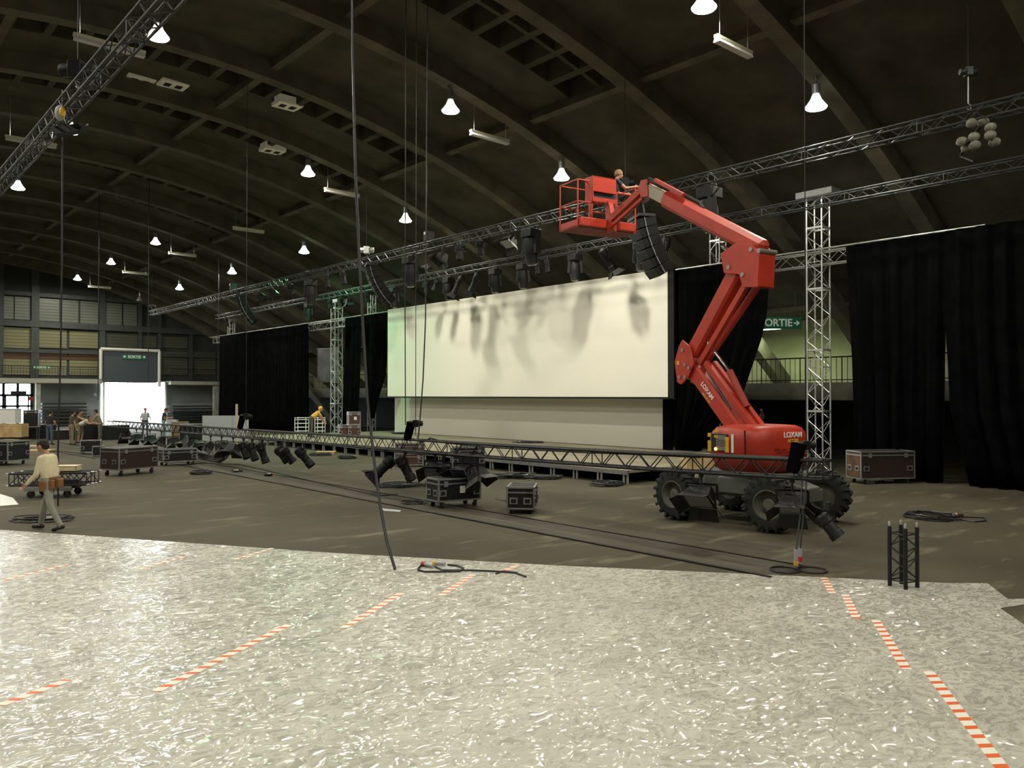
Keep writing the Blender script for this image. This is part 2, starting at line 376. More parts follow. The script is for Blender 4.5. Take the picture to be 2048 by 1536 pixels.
struct(MB().bb((XL - 20, Y1 + 0.3, -0.2), (XR + 20, Y1 + 60, -0.01)), 'ground_outside', mat('sunlit_ground', (0.75, 0.75, 0.72), 0.8))
# glass doors
M_frame = mat('door_frame', (0.03, 0.05, 0.055), 0.4, 0.3)
t = struct(MB(), 'door_1', M_frame)
b = MB()
def dbar(x0, y0, x1, y1):
    p, q = ew(x0, y0), ew(x1, y1); b.bb((p.x, Y1 + 0.02, min(p.z, q.z)), (q.x, Y1 + 0.12, max(p.z, q.z)))
for x in (-58, -28, 4.5, 33, 61): dbar(x, 766, x + 5, 850)
dbar(10, 792, 12.5, 850); dbar(-60, 788, 66, 793); dbar(-60, 811, 66, 814); dbar(-60, 765, 66, 768); dbar(55.5, 792, 58, 850)
o = b.build('door_frame', M_frame, t)
mg = bpy.data.materials.new('clear_glass'); mg.use_nodes = True; nt = mg.node_tree
tr = nt.nodes.new('ShaderNodeBsdfTransparent'); gg = nt.nodes.new('ShaderNodeBsdfGlossy'); gg.inputs['Roughness'].default_value = 0.05
mi = nt.nodes.new('ShaderNodeMixShader'); mi.inputs[0].default_value = 0.08
nt.links.new(tr.outputs[0], mi.inputs[1]); nt.links.new(gg.outputs[0], mi.inputs[2]); nt.links.new(mi.outputs[0], nt.nodes['Material Output'].inputs[0])
MB().bb((dl, Y1 + 0.06, 0), (dr, Y1 + 0.075, dtop)).build('pane', mg, t)
q = ew(37, 786); s_ = thing('exit_sign', 'small dark sign above the glass doors', 'sign', (q.x, Y1 - 0.03, q.z)); MB().box((0, 0, 0), (1.1, .08, .3)).build('panel', mat('sign_back', (0.03, 0.05, 0.04), 0.5), s_)
q = ew(62, 797); s_ = thing('fire_sign', 'small red sign beside the glass doors', 'sign', (q.x, Y1 - 0.1, q.z)); MB().box((0, 0, 0), (.3, .04, .3)).build('panel', M_redpl, s_)
q = ew(190, 789); s_ = thing('wall_notice', 'small white notice on the grey wall beside the gate', 'notice', (q.x, Y1 - 0.1, q.z)); MB().box((0, 0, 0), (.2, .03, .25)).build('panel', M_white, s_)
p0, p1 = onY(72, 764, YG + .3), onY(81, 764, YG + .3)
struct(MB().bb((p0.x, YG + .2, 0), (p1.x, YG + .6, gz0)), f'trim_{tn}', mat('pale_column', (0.33, 0.33, 0.29), 0.7, 0, 2, 0.3)); tn += 1
p0 = onY(430, 790, YG + .3)
struct(MB().bb((p0.x - .12, YG + .2, 0), (p0.x + .35, YG + .6, gz0)), f'trim_{tn}', MATS['pale_column']); tn += 1
portal('gate_daylight', ((gl + gr) / 2, Y1 + 0.35, gtop / 2), (-pi / 2, 0, 0), gr - gl, gtop)
portal('door_daylight', ((dl + dr) / 2, Y1 + 0.35, dtop / 2), (-pi / 2, 0, 0), dr - dl, dtop)

# text
def text(s, size, mat_, parent, loc, rot, name='lettering', ext=0.004, spacing=1.0):
    c = bpy.data.curves.new(name, 'FONT'); c.body = s; c.size = size; c.extrude = ext; c.align_x = 'CENTER'; c.align_y = 'CENTER'; c.space_character = spacing; c.offset = size * .022
    tmp = bpy.data.objects.new(name, c); COL.objects.link(tmp)
    me = bpy.data.meshes.new_from_object(tmp.evaluated_get(bpy.context.evaluated_depsgraph_get())); me.name = name; bpy.data.objects.remove(tmp, do_unlink=True)
    me.materials.clear(); me.materials.append(mat_)
    o = bpy.data.objects.new(name, me); COL.objects.link(o); o.parent = parent; o.location = loc; o.rotation_euler = rot
    return o
M_green = mat('sign_green', (0.015, 0.16, 0.07), 0.45)
M_signw = mat('sign_white', (0.62, 0.68, 0.60), 0.5, emit=(0.6, 0.8, 0.65), es=0.12)
def sign(label, c, w, h, rz, txt=True, arrow='down'):
    t = thing('exit_sign', label, 'sign', c, rz)
    MB().box((0, 0, 0), (w, 0.06, h)).build('panel', M_green, t)
    text('SORTIE', h * 0.86, M_signw, t, (0.06 * w if arrow == 'right' else 0, -0.034, 0), (pi / 2, 0, 0))
    for s in (-1, 1):
        x = s * w * 0.42; k = h * 0.24
        if arrow == 'down':
            poly = [(-k, k), (k, k), (k, 0), (0, -k), (-k, 0)]
        elif s == 1:
            poly = [(-k * 1.2, k * .22), (0, k * .22), (-k * .35, k * .8), (k * .1, k * .8), (k, 0), (k * .1, -k * .8), (-k * .35, -k * .8), (0, -k * .22), (-k * 1.2, -k * .22)]
        else: poly = [(-k * .5, k), (k * .6, 0), (-k * .5, -k)]
        MB().prism(poly, (x, -0.036, 0), (1, 0, 0), (0, 0, 1), 0.008).build('arrow', M_signw, t, smooth=0)
    return t
q0, q1 = onY(245, 714, YP - .03), onY(292, 714, YP - .03)
sign('green and white exit sign on the dark panel above the bright gate', (q0 + q1) / 2, (q1 - q0).length, (q1 - q0).length * 0.2, 0)
q0, q1 = onY(66, 735, YG + .05), onY(100, 735, YG + .05)
sign('small green exit sign on the end gallery railing', (q0 + q1) / 2, (q1 - q0).length, (q1 - q0).length * 0.2, 0)
XS_ = 31.0
q0, q1 = onX(1526, 645, XS_), onX(1590, 650, XS_)
cs = (q0 + q1) / 2 + V((-.5, 0, 0)); ts_ = sign('green and white exit sign hanging above the gallery in the gap beside the silver tower', cs, 2.5, 0.5, radians(-38), arrow='right')
for k_ in (-1, 1): MB().tube((k_, 0, .2), (k_, 0, vz(cs.x) - cs.z + .3), .015, 6).build('hanger', M_steel, ts_)
q = onX(1541, 655, XS_ + .5); tl = thing('strip_light', 'lit tube light just under the hanging exit sign beside the tower', 'light', q, radians(-80))
MB().tube((-.6, 0, 0), (.6, 0, 0), 0.035, 8).build('tube', mat('tube_glow', (1, 1, 1), 0.5, emit=(0.85, 1.0, 0.8), es=9.0), tl)
MB().box((0, 0, .07), (1.3, .12, .07)).build('housing', M_white, tl)
MB().tube((-.4, 0, .1), (-.4, 0, vz(q.x) - q.z + .2), .012, 6).build('hanger', M_steel, tl); MB().tube((.4, 0, .1), (.4, 0, vz(q.x) - q.z + .2), .012, 6).build('hanger', M_steel, tl)
for k, (x, y, z, e) in enumerate(((33.5, q.y + 1.0, 5.6, 90), (33.5, 25, 5.6, 60), (33.5, 48, 5.4, 50), (33.2, 44, 2.1, 12))):
    l = bpy.data.lights.new('gallery_fill', 'AREA'); l.shape = 'RECTANGLE'; l.size = 1.5; l.size_y = 0.2; l.energy = e; l.color = (0.80, 1.0, 0.62)  # added area lights to brighten the gallery; fittings made up to hold them
    tg = thing('strip_light', ('added strip fitting over the gallery near the hanging exit sign', 'added strip fitting over the gallery behind the white screen', 'added strip fitting over the gallery near the left silver tower', 'added strip fitting under the gallery near the left silver tower')[k], 'light', (x, y, z), pi / 2)
    MB().box((0, 0, .06), (1.5, .12, .07)).build('housing', M_white, tg); MB().tube((-.7, 0, .0), (.7, 0, .0), .02, 8).build('tube', MATS['tube_glow'], tg)
    MB().tube((-.5, 0, .09), (-.5, 0, (vz(XC + XSH) if z > 3 else 2.75) - z), .012, 6).build('hanger', M_steel, tg); MB().tube((.5, 0, .09), (.5, 0, (vz(XC + XSH) if z > 3 else 2.75) - z), .012, 6).build('hanger', M_steel, tg)
    o = bpy.data.objects.new('gallery_fill', l); COL.objects.link(o); o.parent = tg; o.location = (0, 0, -.04)
# floor channel with steel covers running along the hall
YCH = fl(1500, 1149).y - .3
struct(MB().bb((10.15, YCH, 0.001), (11.1, 70, 0.005)), 'trim_60', mat('channel_covers', (0.052, 0.043, 0.028), 0.7, 0.0, 0.8, 0.3, stretch=(8, .6, 1)))
struct(MB().bb((10.06, YCH, 0.001), (10.13, 70, 0.02)).bb((11.12, YCH, 0.001), (11.16, 70, 0.016)), 'trim_61', M_black)
# ================================================================ ceiling lamps
M_bell = mat('lamp_bell_glow', (0.9, 0.9, 0.9), 0.4, emit=(1.0, 0.97, 0.88), es=1.3)
M_bulb = mat('lamp_lens_glow', (1, 1, 1), 0.4, emit=(1.0, 0.97, 0.90), es=14.0)
M_bellg = mat('green_bell_glow', (0.8, 0.9, 0.8), 0.4, emit=(0.70, 1.0, 0.70), es=2.2)
M_bulbg = mat('green_lens_glow', (1, 1, 1), 0.4, emit=(0.72, 1.0, 0.72), es=12.0)
M_belloff = mat('lamp_bell_unlit', (0.35, 0.36, 0.38), 0.35, 0.3)
def lamp(loc, label, tint='w', group=None):
    t = thing('ceiling_lamp', label, 'lamp', loc, 0, group)
    bell, bulb = {'w': (M_bell, M_bulb), 'g': (M_bellg, M_bulbg), 'o': (M_belloff, M_belloff)}[tint]
    MB().lathe([(0.09, 0.36), (0.11, 0.32), (0.15, 0.22), (0.24, 0.09), (0.30, 0.02), (0.30, 0.0), (0.28, 0.0), (0.22, 0.09), (0.13, 0.22), (0.08, 0.30)], n=20).build('bell', bell, t)
    MB().lathe([(0.275, 0.0), (0.27, -0.03), (0.16, -0.06), (0.0, -0.07)], n=20).build('lens', bulb, t)
    MB().lathe([(0.06, 0.36), (0.11, 0.38), (0.12, 0.62), (0.05, 0.70)], n=12).build('ballast', M_aludark, t)
    MB().tube((0, 0, 0.68), (0, 0, vz(loc[0]) - loc[2] - 0.02), 0.018, 6).build('stem', M_aludark, t)
    if tint != 'o':
        l = bpy.data.lights.new('bulb', 'AREA'); l.shape = 'DISK'; l.size = 0.5; l.energy = LAMP_W * (1.5 if tint == 'g' else 1)
        l.color = (1.0, 0.95, 0.80) if tint == 'w' else (0.40, 1.0, 0.50)
        o = bpy.data.objects.new('bulb', l); COL.objects.link(o); o.parent = t; o.location = (0, 0, -0.10)
    return t
R1, R2, R3 = (20.7, 10.35), (15.7, 11.6), (7.1, 12.35)
def rowY(px, py, X): return onX(px, py, X).y
for k, (px, py) in enumerate(((1632, 215), (1123, 357), (811, 442), (608, 505), (464, 546), (359, 578), (280, 601))):
    q = onX(px, py, R1[0]); nm = ('nearest', 'second', 'third', 'fourth', 'fifth', 'sixth', 'unlit')[k]
    lab = {0: 'lit bell lamp hanging to the side of the long cable, beyond the red boom', 1: 'lit bell lamp hanging just above the red basket railing', 2: 'lit bell lamp hanging above the lighting truss near the white screen',
           3: 'greenish lit bell lamp in the row above the overhead truss', 4: 'lit bell lamp next after the greenish one towards the far wall', 5: 'last lit bell lamp of the row nearest the overhead truss', 6: 'unlit grey bell lamp hanging before the far end wall'}[k]
    lamp((q.x, q.y, q.z), lab, 'o' if k == 6 else 'g' if k == 3 else 'w', 'bell lamps under the vault')
for k, (px, py) in enumerate(((1408, 16), (901, 222), (616, 349), (311, 487), (222, 527), (155, 559))):
    q = onX(px, py, R2[0])
    lab = ('big bright bell lamp cut by the top edge above the boom', 'lit bell lamp high above the middle of the white screen', 'lit bell lamp next to a yellowish strip fitting in mid vault',
           'third lit bell lamp from the far end wall in its row', 'second lit bell lamp from the far end wall in its row', 'lit bell lamp closest to the far end wall')[k]
    lamp((q.x, q.y, q.z), lab, 'w', 'bell lamps under the vault')
for k, (px, py) in enumerate(((316, 75), (140, 264), (36, 377))):
    q = onX(px, py, R3[0])
    lab = ('large bright bell lamp beside the top of the near black truss', 'bell lamp hanging behind the middle of the near black truss', 'bell lamp hanging by the low end of the near black truss')[k]
    lamp((q.x, q.y, q.z), lab, 'w', 'bell lamps under the vault')
for k, (X, z, Y, tn_) in enumerate(((15.7, 11.6, 1, 'w'), (15.7, 11.6, -9, 'w'), (7.1, 12.35, 12.8, 'w'), (7.1, 12.35, 2.8, 'w'), (7.1, 12.35, -7.2, 'w'), (7.1, 12.35, 52.8, 'w'), (7.1, 12.35, 62.8, 'w'),
                                    (0.3, 11.6, 11, 'w'), (0.3, 11.6, 1, 'w'), (0.3, 11.6, 21, 'w'), (0.3, 11.6, 31, 'w'), (0.3, 11.6, 41, 'w'), (0.3, 11.6, 51, 'w'), (0.3, 11.6, 61, 'w'), (0.3, 11.6, 71, 'w'), (-4.7, 10.35, 21, 'w'), (-4.7, 10.35, 31, 'w'), (-4.7, 10.35, 41, 'w'), (-4.7, 10.35, 51, 'w'), (-4.7, 10.35, 61, 'w'), (-4.7, 10.35, 71, 'w'))):
    lamp((X, Y, z), 'bell lamp of the vault rows outside the view', tn_, 'bell lamps outside the view')  # unseen lamps for light; left rows filled out to brighten the far part

# strip fittings hung across the hall
M_batten = mat('strip_white', (0.75, 0.72, 0.50), 0.45)
def strip(a, label, ln=1.5):
    t = thing('strip_light', label, 'light', (a.x, a.y, a.z), 0, 'strip fittings under the vault')
    MB().bb((0, -.06, 0), (ln, .06, .07)).build('housing', M_batten, t)
    MB().prism([(-.05, 0), (.05, 0), (.09, -.1), (-.09, -.1)], (ln / 2, 0, 0), (0, 1, 0), (0, 0, 1), ln - 0.04).build('reflector', M_white, t, smooth=0)
    MB().tube((0.15, 0, .07), (.15, 0, vz(a.x) - a.z - .05), .01, 4).tube((ln - .15, 0, .07), (ln - .15, 0, vz(a.x + ln) - a.z - .05), .01, 4).build('hangers', M_aludark, t)
q = [rowY(1408, 16, R2[0]), rowY(901, 222, R2[0]), rowY(616, 349, R2[0]), rowY(311, 487, R2[0]), rowY(222, 527, R2[0]), rowY(155, 559, R2[0])]
strip(onY(1432, 74, q[0]), 'white strip fitting hanging by the bright lamp at the top edge', 1.5)
strip(onY(941, 263, q[1]), 'yellowish strip fitting above the middle of the white screen', 1.7)
strip(onY(649, 378, q[2]), 'yellowish strip fitting beside the bell lamp in mid vault', 1.7)
strip(onY(337, 505, q[3]), 'small yellowish strip fitting, third from the far end wall', 1.7)
strip(onY(245, 543, q[4]), 'small yellowish strip fitting, second from the far end wall', 1.7)
strip(onY(176, 572, q[5]), 'small yellowish strip fitting closest to the far end wall', 1.7)
strip(onY(146, 70, 22.0), 'long white strip fitting behind the near black truss', 1.7)
strip(onY(10, 273, 32.5), 'dim strip fitting at the side edge behind the near black truss', 1.6)
strip(onY(466, 455, 41.0), 'dim strip fitting above the greenish lamp', 1.7)
# pale ventilation boxes seen in the ceiling openings, with a faint glow added
M_vent = mat('pale_vent_box_glow', (0.85, 0.82, 0.66), 0.5, emit=(1.0, 0.95, 0.7), es=0.05)
for px, py, X, lab in ((345, 168, (9.93, 30.4), 'brightest pale vent box in the ceiling opening near the black truss'), (288, 160, (8.9, 30.85), 'pale vent box beside the brightest one in the ceiling'), (575, 209, (13.62, 28.67), 'pale vent box in the ceiling openings of the same rib, further down the curve'), (545, 300, (15.25, 33.56), 'pale vent box in the ceiling openings of the next rib')):
    X, yb = X
    t = thing('vent_box', lab, 'vent', (X, yb, vz(X) - 0.02)); MB().box((0, 0, 0.1), (0.95, .75, 0.3)).build('housing', M_vent, t); MB().box((-.2, 0, -.06), (.22, .3, .02)).box((.2, 0, -.06), (.22, .3, .02)).build('grille', M_void, t)

# ================================================================ trusses
def truss(root, P, w, h, cr, br, bay, m, names=('chord', 'bracing'), updir=V((0, 0, 1)), plates=0):
    """P: centre line (local points).  Four chords, zigzag bracing on the four faces."""
    P = [V(p) for p in P]
    T = (P[-1] - P[0]).normalized(); x = updir.cross(T)
    if x.length < .01: x = V((1, 0, 0))
    x.normalize(); y = T.cross(x).normalized()
    C = [[p + x * (sx * w / 2) + y * (sy * h / 2) for p in P] for sx, sy in ((-1, -1), (1, -1), (1, 1), (-1, 1))]
    for c in C: MB().path(c, cr, 8).build(names[0], m, root)
    # resample
    cum = [0.0]
    for i in range(len(P) - 1): cum.append(cum[-1] + (P[i + 1] - P[i]).length)
    def at(c, s):
        for i in range(len(cum) - 1):
            if s <= cum[i + 1] + 1e-6: return c[i].lerp(c[i + 1], (s - cum[i]) / (cum[i + 1] - cum[i]))
        return c[-1]
    n = max(2, int(round(cum[-1] / bay))); b = MB()
    for f in range(4):
        A, B = C[f], C[(f + 1) % 4]
        for k in range(n):
            s0, s1 = cum[-1] * k / n, cum[-1] * (k + 1) / n
            a, c = (at(A, s0), at(B, s1)) if (k + f) % 2 == 0 else (at(B, s0), at(A, s1))
            b.tube(a, c, br, 5)
            if k % 8 == 0: b.tube(at(A, s0), at(B, s0), br, 5)
        b.tube(A[-1], B[-1], br, 5)
    b.build(names[1], m, root)
    if plates:
        b = MB(); s = plates
        while s < cum[-1]:
            q = at(P, s)
            for f in range(4): b.bar(at(C[f], s), at(C[(f + 1) % 4], s), cr * 2.4, cr * 2.2)
            s += plates
        b.build('joint_frame', m, root)
M_trussgrey = mat('grey_truss', (0.05, 0.054, 0.057), 0.45, 0.4, 4, 0.2)
XT1, XT2, XT3 = 3.95, 18.3, 22.9
t = thing('lighting_truss', 'dark overhead truss crossing the near top corner of the hall', 'truss', (XT1, 3, 8.55)); truss(t, [(0, 0, 0), (0, 44, 0)], .30, .30, .025, .011, .34, mat('dark_truss', (0.02, 0.022, 0.023), 0.5, 0.2))
yA, yB = onX(301, 625, XT2).y, onX(2130, 200, XT2).y
t = thing('lighting_truss', 'long overhead truss in front of the stage, behind the red basket', 'truss', (XT2, yB, 8.43)); truss(t, [(0, 0, 0), (0, yA - yB, 0)], .29, .29, .025, .011, .34, M_trussgrey)
yA3, yB3 = onX(434, 634, XT3).y, onX(2130, 300, XT3).y
t = thing('lighting_truss', 'rear overhead truss just in front of the white screen', 'truss', (XT3, yB3, 8.40)); truss(t, [(0, 0, 0), (0, yA3 - yB3, 0)], .27, .27, .024, .010, .34, M_trussgrey)
# low truss being rigged
XT4 = 11.27
pts = [onX(px, py, XT4) for px, py in ((1646, 960), (1280, 938), (1000, 917), (780, 899), (600, 885), (480, 875), (360, 865), (215, 853))]
org = V((XT4 + .14, pts[0].y, pts[0].z + .14))
t4 = thing('lighting_truss', 'long black truss hung low over the floor and loaded with lamps', 'truss', org)
truss(t4, [V((XT4 + .14, q.y, q.z + .14)) - org for q in pts], .28, .28, .026, .011, .29, M_blacktruss)
def t4z(y):
    for i in range(len(pts) - 1):
        if pts[i].y <= y <= pts[i + 1].y: return pts[i].z + (pts[i + 1].z - pts[i].z) * (y - pts[i].y) / (pts[i + 1].y - pts[i].y)
    return pts[-1].z
# silver towers, rail and tops behind the curtains
XCU = 24.6
def tower(px, w, base, ztop, label, head=True, X=XCU + .25):
    y = onX(px, 800, X).y; t = thing('truss_tower', label, 'tower', (X, y, base))
    truss(t, [(0, 0, 0.02), (0, 0, ztop - base)], w, w, .026, .012, .42, M_alu, updir=V((1, 0, 0)), plates=2.0)
    if head: MB().box((0, 0, ztop - base + .1), (w + .1, w * 2.4, .2)).build('head_block', M_aludark, t)
    MB().box((0, 0, .03), (w + .3, w + .3, .06)).build('base_plate', M_aludark, t)
    return y
yTR = tower(1638, .52, 0.0, 9.05, 'silver truss tower standing behind the red boom lift')
yTL = tower(673, .52, 0.0, 8.35, 'silver truss tower between the curtains by the maroon cases on the stage')
tower(743, .36, 0.0, 8.75, 'twin truss head above the curtain beside the white screen', False, 26.2)
tower(1437, .42, 0.402, 8.9, 'pale truss tower head above the curtain beside the knuckle of the boom', True, 26.0)
tower(462, .42, 0.0, 8.6, 'small truss head above the far end of the black curtain', True, 26.0)
zR = lambda px, py: onX(px, py, XCU).z
zt = 7.22
t = thing('curtain_truss', 'silver rail truss carrying the black curtains along the stage side', 'truss', (XCU + .25, 8.0, zt - .2)); truss(t, [(0, 0, 0), (0, 57.5, 0)], .3, .42, .024, .012, .5, M_alu)
MB().tube((XCU - .2, 8, zt + .035), (XCU - .2, 65.5, zt + .035), .03, 8).build('curtain_pipe', M_alu, t).location = (-(XCU + .25), -8.0, -(zt - .2))

# ================================================================ curtains, screen
def curtain(label, edge_a, edge_b, z_top, z_bot, amp=.14, wave=.55, X=XCU - .2, n=10, lift=None):
    """edge_a / edge_b: list of (z fraction from top, Y) for the two side edges."""
    def ed(e, f):
        for i in range(len(e) - 1):
            if e[i][0] <= f <= e[i + 1][0]: return e[i][1] + (e[i + 1][1] - e[i][1]) * (f - e[i][0]) / (e[i + 1][0] - e[i][0])
        return e[-1][1]
    W_ = max(abs(ed(edge_b, 0) - ed(edge_a, 0)), .4); m = max(24, int(W_ / wave * 10)); vs = []; fs = []
    for j in range(n + 1):
        f = j / n; a, b_ = ed(edge_a, f), ed(edge_b, f)
        for i in range(m + 1):
            u = i / m; y = a + (b_ - a) * u; zb = z_bot + (lift(u) if lift else 0)
            am = amp * (0.45 + 0.55 * f)
            vs.append((X + am * (sin(2 * pi * u * W_ / wave) + .35 * sin(2.3 * 2 * pi * u * W_ / wave + 1)), y, z_top + (zb - z_top) * f))
    for j in range(n):
        for i in range(m): fs.append((j * (m + 1) + i, j * (m + 1) + i + 1, (j + 1) * (m + 1) + i + 1, (j + 1) * (m + 1) + i))
    o = MB().add(vs, fs).build('stage_curtain', M_curtain, smooth=80); s = o.modifiers.new('thickness', 'SOLIDIFY'); s.thickness = .015
    return tag(o, label, 'curtain', 'black curtains along the stage side')
def cy(px): return onX(px, 700, XCU - .2).y
curtain('wide black curtain at the far end reaching the end wall corner', [(0, cy(439)), (1, cy(439))], [(0, cy(618)), (1, cy(618))], zt, 0.03)
curtain('black curtain strip hanging beside the small tower and the maroon cases', [(0, cy(690)), (1, cy(684))], [(0, cy(722)), (.5, cy(719)), (1, cy(714))], zt, .42)
curtain('black curtain gathered to a point beside the white screen', [(0, cy(724)), (.5, cy(731)), (1, cy(742))], [(0, cy(779)), (.6, cy(768)), (.85, cy(750)), (1, cy(744))], zt, 1.2)
curtain('black curtain swept sideways between the white screen and the boom', [(0, cy(1345)), (1, cy(1352))], [(0, cy(1546)), (.35, cy(1534)), (.72, cy(1482)), (.9, cy(1420)), (1, cy(1400))], zt, 0.5)
curtain('black curtain beside the tower with a slit of light at its edge', [(0, cy(1692)), (.5, cy(1703)), (1, cy(1708))], [(0, cy(1897)), (.33, cy(1893)), (.45, cy(1891)), (.7, cy(1889)), (1, cy(1885))], zt, 0.03)
curtain('big black curtain at the near end, its foot spread on the floor', [(0, cy(1896)), (.36, cy(1894)), (.5, cy(1898)), (.7, cy(1902)), (1, cy(1940))], [(0, cy(2420)), (1, cy(2420))], zt, 0.02, X=XCU - .35)
XSC = 24.2
sa, sb_ = onX(776, 700, XSC).y, onX(1336, 700, XSC).y
st, sbz = onX(1336, 537, XSC).z, onX(1336, 794, XSC).z
t = thing('projection_screen', 'huge white projection screen hanging above the stage', 'screen', (XSC, sb_, sbz))
M_screen = mat('screen_cloth', (0.80, 0.78, 0.68), 0.9)
MB().bb((-.02, 0, 0), (.02, sa - sb_, st - sbz)).build('screen_cloth', M_screen, t)
b = MB()
for (y0, y1, z0, z1) in ((-.28, 0, -.06, st - sbz + .02), (sa - sb_, sa - sb_ + .06, -.06, st - sbz + .02), (-.05, sa - sb_ + .05, -.08, 0)): b.bb((-.015, y0, z0), (.09, y1, z1))
b.build('black_border', M_black, t)
la, lb = onX(790, 850, 25.2).y, onX(1331, 850, 25.2).y
o = MB().bb((25.18, lb, .42), (25.22, la, sbz + 1.0)).build('stage_backcloth', mat('backcloth', (0.62, 0.60, 0.52), 0.9)); tag(o, 'pale cloth closing the gap between the white screen and the stage', 'cloth')
o = MB().bb((25.0, lb - .45, .42), (25.1, lb - .02, sbz + .5)).build('stage_backcloth', M_curtain); tag(o, 'narrow black cloth at the edge of the pale cloth under the screen', 'cloth')

# stage
ys0, ys1 = 15.0, 41.0
t = thing('stage', 'low stage of grey brown decks along the white screen', 'stage', (17.5, ys0, 0))
M_deck = mat('stage_deck', (0.23, 0.20, 0.14), 0.6, 0, 0.7, 0.25)
MB().bb((0, 0, .32), (9.5, ys1 - ys0, .40)).build('deck', M_deck, t)
MB().bb((-.02, 0, .27), (.03, ys1 - ys0, .385)).build('front_edge', M_aludark, t)
y = 0.05
while y < ys1 - ys0 - .3:
    for dy in (0, .14): MB().bb((.05, y + dy, 0), (.1, y + dy + .05, .32)).build('leg', M_alu, t)
    y += 1.0
b = MB(); b.bb((1.3, 0, 0), (1.32, ys1 - ys0, .32)); b.build('skirt', M_curtain, t)
# ================================================================ lamps and loudspeakers on the trusses
M_body = mat('lamp_body_black', (0.005, 0.005, 0.0055), 0.6, 0.0, 6, 0.3); M_body.node_tree.nodes['Principled BSDF'].inputs['Specular IOR Level'].default_value = .3
M_bodyg = mat('lamp_body_grey', (0.018, 0.018, 0.019), 0.5, 0.2, 6, 0.2)
def im(dx, dz, dd=0.0):              # a direction given across the view, upward and away
    return (RV * dx + V((0, 0, dz)) + DV * dd).normalized()
def spot(loc, axis, L, r, label, doors=2, drop=.34, cat='spotlight', group=None, m=None, name='stage_spotlight'):
    m = m or M_body; t = thing(name, label, cat, loc, 0, group); c = V((0, 0, -drop)); a = V(axis)
    side = a.cross(V((0, 0, 1)));  side = side.normalized() if side.length > .05 else RV.copy(); up = side.cross(a).normalized()
    MB().box((0, 0, -.02), (.07, .05, .12)).tube((0, 0, -.06), (0, 0, -drop + r + .07), .015).build('clamp', M_bodyg, t)
    k = r + .035
    b = MB(); b.bar(c + side * k, V((0, 0, -drop + r + .08)) + side * k, .04, .008, a); b.bar(c - side * k, V((0, 0, -drop + r + .08)) - side * k, .04, .008, a); b.bar(V((0, 0, -drop + r + .08)) - side * k, V((0, 0, -drop + r + .08)) + side * k, .04, .008, a)
    b.tube(c - side * (k + .03), c + side * (k + .03), .025, 8); b.build('yoke', m, t)
    b = MB(); b.lathe([(r * .55, -L * .45), (r * .95, -L * .38), (r, -L * .1), (r * .8, -L * .05), (r * .8, L * .3), (r * .92, L * .32), (r * .92, L * .52), (r * .8, L * .52), (r * .8, L * .40)], c, a, 14)
    for s in range(3): b.lathe([(r * 1.04, -L * (.34 - .08 * s)), (r * 1.04, -L * (.31 - .08 * s))], c, a, 14)
    b.build('housing', m, t)
    MB().lathe([(r * .78, L * .41), (r * .5, L * .44), (0, L * .45)], c, a, 14).build('lens', M_lens, t)
    if doors:
        f = c + a * (L * .5)
        for q, k_ in ((up, 1), (-up, 1), (side, .8), (-side, .8))[:max(2, doors)]:
            w_ = side if q in (up, -up) else up; o_ = f + q * (r * .9)
            e = (a * .75 + q * .65).normalized()
            MB().prism([(-r * .9, 0), (r * .9, 0), (r * 1.35, r * 1.5), (-r * 1.35, r * 1.5)], o_, w_, e, .012).build('barn_door', m, t, smooth=0)
    return t
def mover(loc, axis, label, s=1.0, group=None):
    t = thing('moving_head', label, 'spotlight', loc, 0, group); a = V(axis); side = a.cross(V((0, 0, 1)));  side = side.normalized() if side.length > .05 else RV.copy()
    MB().box((0, 0, -.05 * s), (.1, .3 * s, .1)).box((0, 0, -.18 * s), (.34 * s, .34 * s, .2 * s)).build('base', M_body, t, bevel=.02 * s)
    c = V((0, 0, -.56 * s)); b = MB()
    for k in (-1, 1): b.bar(V((0, 0, -.27 * s)) + side * (.17 * s * k), c + side * (.2 * s * k) - V((0, 0, .08 * s)), .16 * s, .07 * s, side)
    b.bar(V((0, 0, -.29 * s)) - side * (.19 * s), V((0, 0, -.29 * s)) + side * (.19 * s), .16 * s, .05 * s)
    b.build('yoke', M_body, t)
    MB().lathe([(.05 * s, -.34 * s), (.13 * s, -.28 * s), (.165 * s, -.1 * s), (.165 * s, .08 * s), (.13 * s, .26 * s), (.14 * s, .30 * s), (.10 * s, .31 * s)], c, a, 16).build('head', M_body, t)
    MB().lathe([(.11 * s, .311 * s), (.08 * s, .335 * s), (0, .34 * s)], c, a, 16).build('lens', M_lens, t)
    return t
